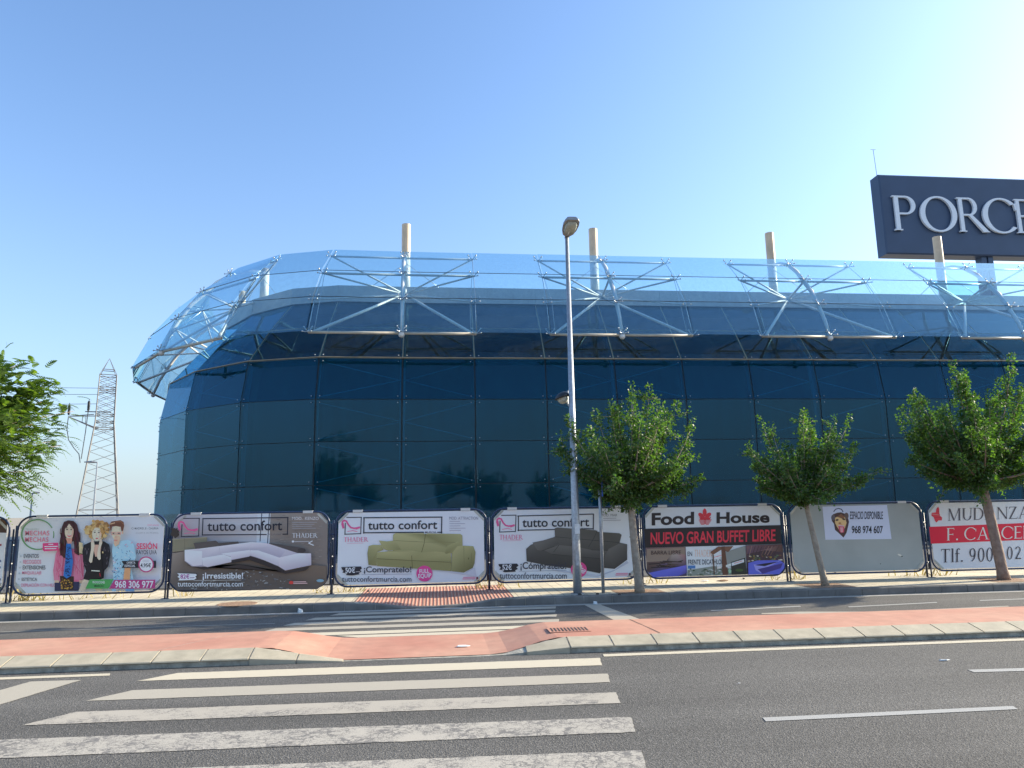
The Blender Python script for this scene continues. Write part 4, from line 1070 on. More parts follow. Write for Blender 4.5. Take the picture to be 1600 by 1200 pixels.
# text on the right
P.poly([(430,345),(572,340),(572,412),(440,420),(428,404)], (204,64,130), 'banner')
for y, x0, x1 in ((350,484,524),(370,446,564),(390,450,552)): P.line([(x0, y+6), (x1, y+5)], 8, (250,238,246), 'banner')
P.text('VISÍTANOS', 1388, 168, 1494, 188, (206,120,160)); P.text('C/ MADRID, 8 - CHURRA', 1244, 200, 1492, 222, (70,74,86), .004); P.text('(CUESTA DE PIÑERO)', 1284, 240, 1490, 262, (150,156,170))
P.text('SESIÓN', 1290, 332, 1480, 400, (206,66,110), .025); P.text('RAYOS UVA', 1290, 408, 1476, 448, (64,66,76), .012)
P.poly([(1152,508),(1470,506),(1470,572),(1154,572),(1172,540)], (34,36,48), 'banner'); P.ell(1378, 540, 72, 74, (176,74,130), 'banner', 28); P.ell(1378, 540, 60, 62, (238,240,248), 'banner', 28)
P.text('OFERTA', 1200, 514, 1280, 534, (240,240,244), .01); P.text('ESPECIAL', 1182, 542, 1280, 564, (240,240,244), .01)
P.text('DESDE', 1348, 500, 1402, 518, (170,176,200)); P.text('4,95€', 1326, 528, 1422, 572, (50,50,60), .015)
P.poly([(862,678),(1078,676),(1032,762),(822,762)], (70,154,88), 'banner'); P.text('PROMOCIONES', 888, 692, 1000, 714, (225,240,228), .008); P.text('MARCAS', 905, 726, 990, 748, (40,70,50), .012)
P.poly([(1088,682),(1462,680),(1462,760),(1040,762)], (170,60,130), 'banner'); P.text('968 306 977', 1092, 690, 1446, 756, (250,240,250), .02)
P.flush()

# ---- shared logo of the three sofa posters
def shoe_logo(P, x, y, s, light=False):
    P.line([(x+42*s,y+8*s),(x+180*s,y+6*s)], 8*s, (30,34,52), 'logo'); P.line([(x+177*s,y+6*s),(x+172*s,y+160*s)], 8*s, (30,34,52), 'logo'); P.line([(x+174*s,y+157*s),(x+22*s,y+163*s)], 8*s, (30,34,52), 'logo'); P.line([(x+26*s,y+160*s),(x+30*s,y+60*s)], 8*s, (30,34,52), 'logo')
    pk = (224,90,150)
    pts = [(10,105),(0,70),(4,45),(20,35),(40,42),(58,75),(80,100),(110,108),(140,104),(160,98)]
    P.line([(x+a*s, y+c*s) for a, c in pts], 15*s, pk, 'logo'); P.line([(x+128*s,y+112*s),(x+162*s,y+100*s)], 15*s, pk, 'logo'); P.line([(x+10*s,y+60*s),(x+18*s,y+104*s)], 9*s, pk, 'logo')
    P.line([(x+50*s,y+137*s),(x+100*s,y+129*s),(x+140*s,y+138*s)], 5*s, pk, 'logo')

# ---- board 1: white corner sofa in a grey living room
r = board(*BX[2], 'poster of a white corner sofa in a grey living room with shaggy rug')
P = Poster(r, 260, 790, 5.926)
S = [(118,78),(1425,62),(1495,140),(1488,700),(1400,772),(110,782),(40,706),(62,150)]
P.poly(S, None, cols=[(168,168,186),(120,112,112),(124,116,114),(112,104,104),(92,86,92),(84,86,100),(100,94,96),(160,160,176)])
P.poly([(118,78),(860,68),(835,335),(420,330),(66,410),(62,150)], None, cols=[(176,178,200),(200,206,226),(190,194,212),(160,160,176),(140,134,136),(170,170,188)])
P.poly([(846,72),(965,70),(955,352),(835,340)], (214,226,244)); P.line([(884,72),(868,330)], 8, (40,48,74)); P.line([(954,70),(938,350)], 8, (40,48,74))
P.poly([(965,70),(1425,62),(1495,140),(1490,560),(960,420)], None, cols=[(146,140,142),(128,122,124),(124,118,120),(118,112,114),(128,122,124)])
for i in range(22):
    y = 90+i*20
    for _ in range(9):
        x = random.uniform(970, 1440); P.line([(x, y+random.uniform(-3,3)), (x+random.uniform(10,40), y)], 3, random.choice([(112,106,108),(154,148,150),(138,132,134)]))
P.poly([(66,310),(382,292),(392,388),(66,432)], (128,126,112)); P.line([(66,312),(384,294)], 7, (150,146,128)); P.line([(175,304),(180,415)], 3, (96,92,84)); P.line([(66,432),(392,392)], 7, (70,62,58))
P.ell(88, 250, 34, 50, (58,52,52), jag=.3)
P.poly([(66,440),(300,400),(700,480),(1480,560),(1488,700),(1400,772),(110,782),(44,706)], None, cols=[(140,132,130),(120,110,106),(92,82,78),(110,98,92),(104,92,88),(88,80,80),(84,84,94),(98,92,94)])
for _ in range(300):
    x = random.uniform(60, 1180); y = random.uniform(560, 770)
    if y < 560+abs(x-760)*.32: continue
    P.line([(x, y), (x+random.uniform(-30,30), y+random.uniform(-4,10))], random.uniform(3,7), random.choice([(126,134,148),(160,168,180),(78,84,98),(100,106,120),(58,62,72)]))
# sofa
P.poly([(205,545),(1110,610),(1335,560),(1300,596),(1110,628),(700,540),(360,590),(250,560)], (52,46,50))
P.poly([(265,345),(470,322),(490,338),(490,372),(285,400)], (84,80,84)); P.poly([(484,345),(676,330),(684,352),(500,384)], (78,74,78))
P.poly([(960,345),(1200,378),(1290,395),(1296,425),(1225,436),(962,366)], (76,72,78)); P.ell(1260, 412, 38, 22, (60,56,62))
P.poly([(184,408),(330,395),(800,335),(940,345),(1230,440),(1348,440),(1350,548),(1110,598),(1052,560),(800,468),(616,505),(400,566),(345,560),(250,558),(184,510)], None, cols=[(206,206,226),(196,196,218),(184,184,208),(196,196,218),(176,176,202),(160,160,188),(150,148,176),(150,148,176),(140,138,166),(150,150,176),(90,86,100),(90,86,100),(160,158,184),(170,168,194),(180,180,204)])
P.poly([(330,395),(520,372),(800,335),(940,345),(1000,372),(1110,420),(1062,480),(860,412),(780,408),(545,450),(345,482),(300,420)], None, cols=[(214,214,234),(206,206,228),(214,214,234),(196,196,220),(186,186,212),(176,176,204),(156,154,184),(164,164,192),(160,160,188),(168,168,194),(176,176,202),(190,190,214)])
P.poly([(612,500),(790,462),(930,508),(1050,562),(1104,592),(1098,614),(1040,596),(780,500),(616,530)], (44,40,46))
P.poly([(184,408),(345,420),(345,545),(265,556),(188,506)], None, cols=[(232,232,246),(226,226,242),(200,200,222),(196,196,218),(210,210,232)])
P.poly([(345,482),(540,450),(614,476),(614,520),(395,566),(350,548)], None, cols=[(222,222,240),(228,228,244),(214,214,232),(180,180,204),(186,186,210),(194,194,216)])
P.poly([(520,442),(780,408),(800,430),(780,468),(616,500),(610,470)], None, cols=[(216,216,236),(222,222,240),(196,196,218),(178,178,202),(180,180,206),(196,196,220)])
P.poly([(790,412),(860,412),(1062,480),(1048,556),(920,505),(800,455)], None, cols=[(220,220,238),(224,224,242),(208,208,230),(176,174,200),(180,180,206),(186,186,210)])
P.poly([(1055,478),(1235,438),(1345,440),(1350,545),(1108,596),(1050,560)], None, cols=[(206,206,228),(214,214,234),(200,198,222),(166,164,190),(172,170,196),(184,182,206)])
P.line([(505,388),(512,440)], 3, (176,176,198)); P.line([(780,408),(800,335)], 2, (190,190,212)); P.line([(1020,418),(1050,396)], 3, (176,176,198)); P.line([(184,510),(250,560),(345,562)], 4, (110,106,120))
P.poly([(355,118),(1135,108),(1130,262),(940,266),(348,272)], (202,204,220), 'logo_back') if False else None
shoe_logo(P, 128, 110, 1.08)
sk = .012
P.line([(350,120),(1138,110)], 10, (30,34,52), 'logo'); P.line([(354,118),(348,274)], 10, (30,34,52), 'logo'); P.line([(345,270),(938,266)], 10, (30,34,52), 'logo'); P.line([(1134,108),(1130,266)], 10, (30,34,52), 'logo'); P.line([(1088,264),(1134,262)], 10, (30,34,52), 'logo')
P.text('tutto confort', 394, 140, 1082, 232, (26,30,48), .012, skew=sk)
P.text('MURCIA', 962, 258, 1072, 270, (90,90,100)); P.text('MOD.  KENZO', 1174, 104, 1418, 132, (196,200,214), .006)
for i in range(4): P.line([(1176,156+i*18),(1400-(i*23) % 60,154+i*18)], 5, (150,152,168), 'small_print')
P.serif('THADER', 1174, 254, 1408, 296, (214,220,236)); P.ell(1182,330,12,9,(220,226,240)); P.line([(1200,332),(1330,330)], 6, (170,174,190), 'small_print'); P.line([(1360,325),(1325,345),(1370,365)], 8, (210,220,240))
P.poly([(118,622),(290,628),(300,640),(285,652),(296,668),(270,684),(130,688),(142,670),(120,655),(138,640)], (226,232,246), 'banner'); P.text('82€', 148, 630, 230, 672, (150,60,150), .02); P.line([(236,664),(276,662)], 5, (120,80,140), 'banner')
P.text('¡Irresistible!', 352, 616, 724, 686, (236,240,250), .018); P.line([(270,688),(706,684)], 3, (200,206,220), 'banner'); P.text('tuttoconfortmurcia.com', 122, 696, 722, 744, (226,232,244), .006)
P.ell(1166, 708, 22, 16, (200,60,60), n=7); P.line([(1188,702),(1300,700)], 8, (214,170,180), 'small_print'); P.line([(1188,716),(1312,714)], 8, (214,170,180), 'small_print'); P.ell(1432, 690, 34, 14, (120,160,190))
P.flush()

# ---- board 2: olive green sofa
r = board(*BX[3], 'white poster of an olive green two-seat sofa, directly behind the red tactile tiles')
P = Poster(r, 510, 785, 5.926)
shoe_logo(P, 146, 132, 1.0)
P.frame(348, 140, 1068, 280, 10, (34,38,54), skew=.008) if False else None
P.line([(344,142),(1072,136)], 10, (34,38,54), 'logo'); P.line([(349,140),(346,286)], 10, (34,38,54), 'logo'); P.line([(342,281),(902,276)], 10, (34,38,54), 'logo'); P.line([(1068,134),(1066,284)], 10, (34,38,54), 'logo'); P.line([(1030,277),(1070,276)], 10, (34,38,54), 'logo')
P.text('tutto confort', 386, 168, 1026, 250, (34,38,52), .012, skew=.010); P.text('MURCIA', 914, 268, 1016, 283, (60,62,80), .01)
P.text('MOD. ATTRACTION', 1138, 132, 1404, 160, (130,134,158), .0)
for i in range(5): P.line([(1140,176+i*21),(1236+(i*47) % 90,175+i*21)], 5, (158,160,186), 'small_print')
P.serif('THADER', 162, 322, 388, 364, (196,84,140)); P.line([(190,380),(340,376)], 4, (214,170,200), 'small_print')
sh = (182,190,214)
P.poly([(400,590),(1160,640),(1280,655),(1375,600),(1390,690),(1100,640)], sh)
base = (150,152,112)
P.poly([(618,300),(640,284),(905,284),(915,300),(930,286),(1240,292),(1258,305),(1262,470),(615,470)], None, cols=[(160,162,122),(168,170,130),(164,166,124),(120,122,84),(168,170,130),(160,162,122),(150,150,110),(140,142,102),(140,142,102)])
P.line([(918,290),(905,380),(882,460)], 6, (96,98,62)); P.line([(622,352),(760,360),(900,366)], 4, (118,120,84)); P.line([(915,368),(1080,366),(1240,372)], 4, (118,120,84))
P.poly([(380,470),(392,404),(430,392),(510,394),(530,440),(470,460),(468,585),(390,578)], None, cols=[(120,122,84),(150,152,112),(164,166,124),(160,162,122),(140,142,104),(138,140,100),(128,130,92),(112,114,78)])
P.poly([(470,462),(600,448),(790,445),(880,462),(1010,455),(1150,468),(1160,550),(800,540),(470,520)], None, cols=[(156,158,116),(166,168,126),(162,164,122),(146,148,108),(164,166,124),(158,160,118),(134,136,96),(136,138,98),(140,142,102)])
P.poly([(468,520),(798,540),(1160,556),(1160,636),(800,610),(470,588)], (132,134,94)); P.line([(468,520),(796,538),(1158,554)], 5, (92,94,60)); P.line([(790,492),(792,538),(798,612)], 5, (88,90,56)); P.line([(560,455),(790,450)], 3, (140,142,104))
P.poly([(1160,440),(1185,408),(1270,400),(1360,405),(1380,460),(1372,560),(1355,605),(1272,648),(1162,636)], None, cols=[(150,152,110),(166,168,126),(158,160,118),(150,152,112),(128,130,92),(110,112,76),(100,102,68),(104,106,70),(130,132,94)])
P.line([(1272,405),(1276,640)], 4, (112,114,78)); P.ell(1316, 520, 5, 10, (96,98,62)); P.line([(1345,470),(1340,560)], 4, (110,112,76))
P.poly([(486,352),(560,360),(640,352),(690,436),(570,446),(530,430)], None, cols=[(166,168,128),(156,158,118),(160,162,122),(128,130,92),(146,148,108),(150,152,112)]); P.poly([(1096,470),(1120,400),(1215,362),(1240,372),(1170,460),(1110,476)], None, cols=[(128,130,92),(150,152,112),(160,162,122),(150,152,110),(138,140,100),(120,122,84)])
P.poly([(138,598),(320,592),(330,610),(312,626),(326,640),(300,655),(310,664),(240,676),(180,672),(196,656),(150,650),(160,632),(146,620)], (36,38,52), 'banner'); P.text('50€', 176, 600, 268, 652, (236,240,250), .02); P.line([(276,642),(312,640)], 5, (180,184,200), 'banner')
P.text('¡Compratelo!', 348, 592, 788, 664, (52,56,72), .014); P.line([(330,668),(790,662)], 3, (130,134,158), 'banner'); P.text('tuttoconfortmurcia.com', 146, 684, 788, 734, (58,62,80), .004)
P.ell(908, 658, 74, 74, (206,70,150), 'badge', 28); P.text('FULL', 862, 616, 952, 654, (250,240,250), .022, skew=.08); P.text('EQUIP', 850, 658, 972, 704, (250,240,250), .022, skew=.08)
P.line([(1268,694),(1380,692)], 7, (214,120,160), 'small_print'); P.line([(1262,708),(1378,706)], 7, (214,120,160), 'small_print'); P.ell(1396, 700, 9, 13, (110,50,70))
P.flush()

# ---- board 3: dark grey chaise sofa
r = board(*BX[4], 'white poster of a dark grey chaise sofa, standing behind the tall lamp post')
P = Poster(r, 755, 785, 5.926)
shoe_logo(P, 126, 112, 1.0)
P.line([(318,126),(1022,108)], 9, (28,32,48), 'logo'); P.line([(325,126),(326,264)], 9, (28,32,48), 'logo'); P.line([(320,258),(1018,244)], 9, (28,32,48), 'logo'); P.line([(1020,106),(1018,250)], 9, (28,32,48), 'logo')
P.text('tutto confort', 362, 142, 980, 226, (28,32,46), .012, skew=.012); P.text('MURCIA', 905, 236, 975, 250, (80,82,96), .01)
P.text('MOD. MAR', 1090, 106, 1240, 130, (120,124,140)); [P.line([(1110,148+i*18),(1230+i*40,146+i*18)], 5, (150,152,172), 'small_print') for i in range(2)]
P.serif('THADER', 150, 300, 366, 344, (196,84,140)); P.line([(180,356),(350,352)], 4, (214,170,200), 'small_print')
P.poly([(420,560),(800,640),(1070,670),(1220,622),(1330,540),(1345,560),(1200,640),(1060,690),(700,640)], (176,186,212))
P.poly([(660,240),(685,232),(1045,258),(1060,272),(1260,285),(1280,300),(1262,372),(1330,386),(1332,530),(1215,615),(1120,606),(1078,656),(960,632),(780,604),(600,585),(402,545),(396,430),(440,392),(540,356),(664,318)], None,
       cols=[(92,92,92),(96,96,96),(88,88,88),(80,80,80),(90,90,90),(84,84,84),(78,78,78),(92,92,94),(60,60,62),(56,56,58),(58,58,60),(54,54,56),(56,56,58),(60,60,62),(62,62,64),(60,60,62),(76,76,78),(90,90,92),(94,94,96),(90,90,92)])
P.poly([(455,372),(560,350),(660,322),(700,380),(540,450),(500,440)], None, cols=[(104,104,106),(100,100,102),(96,96,98),(76,76,78),(80,80,82),(90,90,92)])
P.poly([(560,440),(700,395),(860,410),(1000,440),(1150,445),(1120,490),(1090,520),(640,480)], None, cols=[(92,92,94),(100,100,102),(96,96,98),(92,92,94),(90,90,92),(76,76,78),(72,72,74),(80,80,82)])
P.poly([(1125,490),(1160,430),(1260,380),(1332,390),(1330,528),(1216,612),(1122,600)], None, cols=[(90,90,92),(100,100,102),(98,98,100),(84,84,86),(60,60,62),(62,62,64),(66,66,68)])
for a in ([(1055,262),(1020,335),(975,412)],[(840,330),(808,400)],[(662,318),(1262,372)],[(700,395),(650,460)],[(860,410),(840,480)],[(640,480),(1090,520),(1080,650)],[(540,450),(660,405)],[(1000,440),(1150,445)]): P.line(a, 4, (48,48,50))
P.poly([(140,570),(312,566),(326,585),(306,600),(320,615),(296,628),(300,640),(200,646),(180,640),(196,628),(150,622),(162,600),(146,590)], (32,34,46), 'banner'); P.text('52€', 176, 572, 264, 624, (236,240,250), .02)
P.text('¡Cómpratelo!', 344, 552, 768, 636, (52,56,72), .014); P.line([(330,638),(770,628)], 3, (130,134,158), 'banner'); P.text('tuttoconfortmurcia.com', 152, 648, 772, 706, (58,62,80), .004)
P.ell(884, 622, 74, 72, (206,70,140), 'badge', 28); P.text('FULL', 838, 582, 926, 618, (250,240,250), .022, skew=.08); P.text('EQUIP', 826, 624, 948, 668, (250,240,250), .022, skew=.08)
P.line([(1230,658),(1336,656)], 7, (214,120,160), 'small_print'); P.line([(1224,672),(1334,670)], 7, (214,120,160), 'small_print'); P.ell(1354, 664, 9, 13, (90,60,80))
P.flush()

# ---- board 4: buffet restaurant
r = board(*BX[5], 'white and black buffet restaurant poster with a red leaf logo and red capitals')
P = Poster(r, 990, 775, 6.4)
P.text('Food', 180, 164, 604, 290, (38,30,34), .034, skew=.03); P.text('House', 828, 160, 1358, 272, (38,30,34), .034, skew=.012)
rd = (214,54,70)
for a, c, w_, h_, ro in ((710,165,20,40,0),(672,192,20,30,-.9),(748,190,20,30,.9),(690,215,26,18,.5),(732,213,26,18,-.5)): P.ell(a, c, w_, h_, rd, 'logo', rot=ro)
P.poly([(652,208),(712,240),(775,206),(760,236),(712,222),(668,238)], rd, 'logo')
for i in range(5): P.line([(652+i*5,240+i*11),(700,236+i*12),(712,226+i*12),(726,236+i*12),(778-i*7,238+i*11)], 6, rd, 'logo')
P.poly([(104,328),(1466,290),(1480,478),(116,518)], (34,28,34), 'banner')
P.text('NUEVO GRAN BUFFET LIBRE', 168, 348, 1416, 468, (226,52,76), .022, skew=.027, spacing=.98)
P.poly([(118,518),(518,508),(530,800),(196,812),(132,748)], None, cols=[(108,88,96),(120,100,104),(60,56,90),(60,60,130),(70,56,56)])
P.poly([(130,530),(510,515),(512,640),(128,660)], (136,122,116)); P.poly([(330,640),(400,560),(514,590),(518,690),(340,700)], None, cols=[(70,56,60),(170,160,160),(150,110,120),(90,70,100),(60,50,60)])
for i in range(16): P.line([(random.uniform(135,500), y:=random.uniform(640,720)), (random.uniform(135,500), y+10)], 9, random.choice([(50,40,42),(80,62,60),(36,30,34)])); 
P.poly([(150,768),(526,690),(530,768),(440,800),(196,812)], None, cols=[(90,100,214),(110,110,220),(80,70,150),(80,84,190),(86,96,206)])
P.text('BARRA LIBRE', 172, 546, 470, 584, (60,44,48), .008, skew=.01)
P.poly([(518,508),(1112,492),(1130,784),(536,802)], (206,214,232)); P.text('EN', 536, 556, 582, 600, (44,50,70), .014); P.serif('THADER', 606, 538, 782, 604, (222,150,110), T=.09, th=.05)
P.text('FRENTE DECATHLON', 542, 634, 900, 684, (40,46,60), .014, skew=.012)
P.poly([(538,694),(614,694),(614,724),(538,726)], (70,120,190))
P.poly([(536,740),(800,700),(1000,730),(1130,720),(1130,784),(536,802)], (130,140,140))
for _ in range(60): P.ell(random.uniform(545,880), random.uniform(725,795), random.uniform(6,16), random.uniform(3,7), random.choice([(90,110,90),(170,176,180),(120,110,90),(60,80,60),(190,196,206)]), n=6)
P.poly([(905,560),(1110,496),(1118,620),(960,680),(905,690)], (136,142,146)); P.poly([(760,560),(840,505),(990,500),(940,560),(900,545),(790,590)], (116,84,70)); P.poly([(792,585),(880,530),(880,600),(796,640)], (226,222,232)); P.line([(802,612),(872,590)], 6, (220,110,120))
P.poly([(868,505),(905,500),(940,785),(884,788)], (96,66,54)); P.line([(790,590),(800,780)], 12, (90,66,56)); P.line([(822,690),(822,780)], 5, (120,110,110))
P.poly([(965,660),(1108,615),(1125,782),(975,785)], (46,50,46)); P.poly([(972,668),(1096,630),(1098,660),(975,698)], (226,226,232)); P.line([(1000,672),(1080,648)], 6, (220,120,120)); P.poly([(915,690),(965,672),(968,698),(918,712)], (214,214,222)); P.poly([(826,706),(872,694),(874,720),(828,728)], (206,206,214)); P.ell(955, 750, 16, 22, (150,190,170)); P.ell(1050, 740, 40, 14, (66,90,50))
P.poly([(1112,492),(1478,480),(1500,700),(1448,780),(1130,786)], (70,54,66)); P.poly([(1116,496),(1476,484),(1484,560),(1300,540),(1120,580)], None, cols=[(110,84,100),(90,60,60),(76,56,50),(130,104,112),(90,70,96)])
for i in range(10): P.line([(1140+i*34,500),(1120+i*30,590)], 5, random.choice([(120,90,80),(60,44,46),(150,120,110)]))
for _ in range(40): P.ell(random.uniform(1140,1470), random.uniform(590,650), random.uniform(6,18), random.uniform(4,9), random.choice([(90,110,90),(200,196,190),(110,80,60),(60,60,50),(150,130,60)]), n=6)
P.poly([(1136,668),(1230,642),(1450,640),(1496,672),(1496,720),(1446,780),(1138,784)], (96,104,214)); P.poly([(1190,682),(1300,690),(1456,645),(1350,700),(1260,770),(1210,740)], (150,150,236)); P.poly([(1200,690),(1300,700),(1440,655),(1300,672)], (34,32,50)); P.poly([(1230,730),(1480,670),(1460,720),(1280,776)], (70,60,140))
P.flush()

# ---- board 5: blank grey board with a small notice
r = board(*BX[6], 'blank grey billboard with only a small pale blue notice near its top', 'panel_blank')
P = Poster(r, 1220, 770, 6.4)
P.poly([(414,138),(1060,122),(1106,462),(444,470)], (186,198,232), 'notice')
P.line([(528,188),(545,165),(575,156),(605,165),(620,190)], 9, (44,50,90), 'notice')
# a generic hairy shouting animal face
P.poly([(505,250),(520,215),(560,200),(600,195),(640,210),(668,240),(680,290),(670,340),(655,400),(625,448),(585,410),(540,370),(530,310),(508,280)], (70,46,46), 'notice')
P.ell(522, 248, 20, 30, (86,82,96), 'notice'); P.ell(654, 232, 22, 34, (96,78,76), 'notice')
P.poly([(540,250),(590,225),(640,245),(656,300),(640,350),(600,400),(560,340),(540,300)], (212,176,130), 'notice')
P.poly([(560,240),(600,210),(640,240),(620,262),(590,250)], (120,80,56), 'notice'); P.ell(560,272,16,9,(60,44,44),'notice',rot=-.2); P.ell(628,264,16,9,(60,44,44),'notice',rot=.2); P.ell(588,304,14,9,(170,110,70),'notice')
P.poly([(570,325),(600,318),(634,330),(630,395),(600,402),(582,380)], (190,80,110), 'notice'); P.poly([(590,345),(620,345),(618,396),(596,392)], (236,150,170), 'notice'); P.line([(575,328),(630,332)], 6, (236,230,230), 'notice')
P.text('ESPACIO DISPONIBLE', 690, 186, 1018, 264, (48,50,68), .012); P.text('968 974 607', 706, 330, 1018, 406, (28,30,40), .02)
P.ell(1186, 622, 22, 9, (200,204,206), 'scuff', rot=.4); P.ell(1208, 636, 8, 6, (60,66,70), 'scuff'); P.ell(994, 710, 5, 4, (40,50,50), 'scuff')
P.flush()

# ---- board 6: removals company
r = board(*BX[7], 'white removals poster with a crimson band and tall serif lettering at the right edge')
P = Poster(r, 1430, 765, 8.0)
P.poly([(255,285),(262,240),(285,212),(298,240),(298,280),(306,325),(334,350),(330,385),(290,385),(262,412),(245,392),(228,345),(200,325),(206,290)], (214,56,76), 'logo')
P.line([(210,305),(300,318)], 6, (236,150,160), 'logo'); P.line([(232,345),(320,350)], 5, (180,30,56), 'logo')
for i in range(3): P.ell(275+12*i, 235+40*i, 8, 6, (170,40,60), 'logo', n=6)
P.poly([(162,466),(1360,418),(3040,352),(3060,560),(1360,628),(188,676)], (206,30,64), 'banner')
P.serif('MUDANZAS', 400, 222, 1530, 372, (70,68,84), T=.12, th=.045, space=.03, skew=.030)
P.serif('F. CARCELES', 390, 464, 1660, 618, (244,214,224), T=.12, th=.05, space=.03, skew=.028)
P.serif('Tlf. 900', 315, 735, 975, 902, (46,44,60), T=.12, th=.05, space=.05, skew=.026)
P.serif('02', 1135, 714, 1325, 868, (46,44,60), T=.12, th=.05, space=.14, skew=.026)
P.flush()
r = board(*BX[8], 'last white billboard beyond the removals poster')

# ================================================================== TREES
def quad_mesh(name, V, mat, parent, nper=4, fper=None):
    """V: (n, nper, 3) array of leaf corners"""
    n = V.shape[0]
    me = bpy.data.meshes.new(name)
    me.vertices.add(n*nper); me.vertices.foreach_set('co', V.reshape(-1).astype(np.float32))
    me.loops.add(n*nper); me.loops.foreach_set('vertex_index', np.arange(n*nper, dtype=np.int32))
    me.polygons.add(n); me.polygons.foreach_set('loop_start', (np.arange(n)*nper).astype(np.int32))
    me.materials.append(mat); me.update(calc_edges=True)
    o = bpy.data.objects.new(name, me); COL.objects.link(o)
    if parent: o.parent = parent; o.location = -parent.matrix_basis.translation
    return o
def leaf_quads(P, D, size, droop=0.35, r=None):
    """P points (n,3), D outward directions; leaf blades with random roll, slightly hanging"""
    n = len(P)
    d = D + rng.normal(0, 0.65, (n, 3)); d[:, 2] -= droop
    d /= np.linalg.norm(d, axis=1, keepdims=True)+1e-9
    a = rng.normal(0, 1, (n, 3)); s = np.cross(d, a); s /= np.linalg.norm(s, axis=1, keepdims=True)+1e-9
    nn = np.cross(d, s)
    L = size*rng.uniform(.6, 1.25, (n, 1)); Wd = L*rng.uniform(.62, .85, (n, 1))
    b = P; t = P+d*L-nn*L*.18; l = P+d*L*.45+s*Wd*.5+nn*L*.06; r_ = P+d*L*.45-s*Wd*.5+nn*L*.06
    return np.stack([b, l, t, r_], axis=1)
def bez(p0, p1, p2, n):
    t = np.linspace(0, 1, n)[:, None]
    return (1-t)**2*p0 + 2*t*(1-t)*p1 + t**2*p2

def street_tree(base, fork, tips, label, group, seed, trunk_r=(.085, .055), bark='bark', nleaf=9500, lsize=.054, bend=(0,0), ry=1.0, mat='leaf', pit=True, scale=1.0, low=None):
    global rng
    rng = np.random.default_rng(seed); random.seed(seed)
    root = empty('street_tree', base, label, 'tree', group)
    b0 = np.array(base, float); f0 = np.array(fork, float)
    q = MB()
    mid = (b0+f0)/2+np.array([bend[0], 0, 0])
    C_ = bez(b0+np.array([0,0,-.03]), mid, f0, 10)
    rad = [trunk_r[0]*(1.25 if i == 0 else 1)*(1-i/9)+trunk_r[1]*i/9 for i in range(10)]
    q.tube([tuple(p) for p in C_], rad, 12)
    for _ in range(5):
        k = random.randint(2, 8); a = random.uniform(0, 6.28); p = C_[k]
        q.ball((p[0]+rad[k]*.85*math.cos(a), p[1]+rad[k]*.85*math.sin(a), p[2]), rad[k]*.30, 6, 4)
    q.build('trunk', MAT[bark], root, smooth=True)
    T = [np.array(t, float) for t in tips]
    T0 = list(T)
    cx = np.mean([t[0] for t in T0]); zs = [t[2] for t in T0]
    # fill in more shoots between the outline ones, with depth front to back
    for _ in range(46):
        a = random.choice(T0); c = random.choice(T0); u = random.random()
        t = a*u+c*(1-u); t = t*random.uniform(.78, .97)+f0*(1-random.uniform(.78, .97))
        t = f0+(a*u+c*(1-u)-f0)*random.uniform(.6, .95)
        t[1] = f0[1]+random.uniform(-1, 1)*ry
        T.append(t)
    br = MB(); LP = []; LD = []
    per = int(nleaf/len(T))
    for t in T:
        t = t.copy()
        hor = np.array([t[0]-f0[0], t[1]-f0[1], 0]); up_ = t[2]-f0[2]
        c1 = f0+hor*random.uniform(.45, .75)+np.array([0, 0, max(.05, up_*random.uniform(.12, .38))])
        pts = bez(f0, c1, t, 9)
        ln = np.linalg.norm(t-f0)
        br.tube([tuple(p) for p in pts[:8]], [max(.004, .026*scale*(1-i/8.2)) for i in range(8)], 5)
        nl = int(per*(.55+.45*ln/1.8))
        u = rng.beta(1.6, 1.15, nl)
        idx = u*8; i0 = np.clip(idx.astype(int), 0, 7); fr_ = (idx-i0)[:, None]
        p = pts[i0]*(1-fr_)+pts[i0+1]*fr_
        dirn = pts[i0+1]-pts[i0]; dirn /= np.linalg.norm(dirn, axis=1, keepdims=True)
        off = rng.normal(0, 1, (nl, 3)); off -= dirn*(off*dirn).sum(1, keepdims=True); off /= np.linalg.norm(off, axis=1, keepdims=True)+1e-9
        rr = (.035+.17*(1-u)**.8)*scale*rng.uniform(.25, 1.15, nl)
        p = p+off*rr[:, None]
        LP.append(p); LD.append(off*.9+dirn*.5)
        # side twigs
        for _ in range(5):
            k = random.randint(3, 7); s0 = pts[k]; sd = np.array([random.gauss(0, 1), random.gauss(0, .8), random.gauss(.35, .6)]); sd /= np.linalg.norm(sd)
            e = s0+sd*random.uniform(.12, .34)*scale
            br.tube([tuple(s0), tuple(e)], [.006*scale, .002], 4)
            m_ = int(nl*.09); uu = rng.uniform(.15, 1.1, m_)[:, None]
            LP.append(s0+(e-s0)*uu+rng.normal(0, .035*scale, (m_, 3))); LD.append(np.tile(sd, (m_, 1)))
    LP = np.concatenate(LP); LD = np.concatenate(LD)
    br.build('limbs', MAT[bark], root, smooth=True)
    quad_mesh('crown', leaf_quads(LP, LD, lsize), MAT[mat], root)
    if pit:
        q = MB(); x, y = base[0], base[1]
        q.add([(x-.42, max(12.82, y-.38), .1345), (x+.42, max(12.82, y-.38), .1345), (x+.42, y+.42, .1345), (x-.42, y+.42, .1345)], [(0,1,2,3)])
        o = q.build('tree_pit', MAT['soil'], root)
    return root
Z0 = .13
def tp(L, Y, j=.35):
    r_ = []
    for px_, py_ in L:
        p = on_y(px_, py_, Y); r_.append((p[0], Y+random.uniform(-j, j), p[2]))
    return r_
G = 'young street trees planted in the far pavement'
f1 = on_y(984, 770, 12.95)
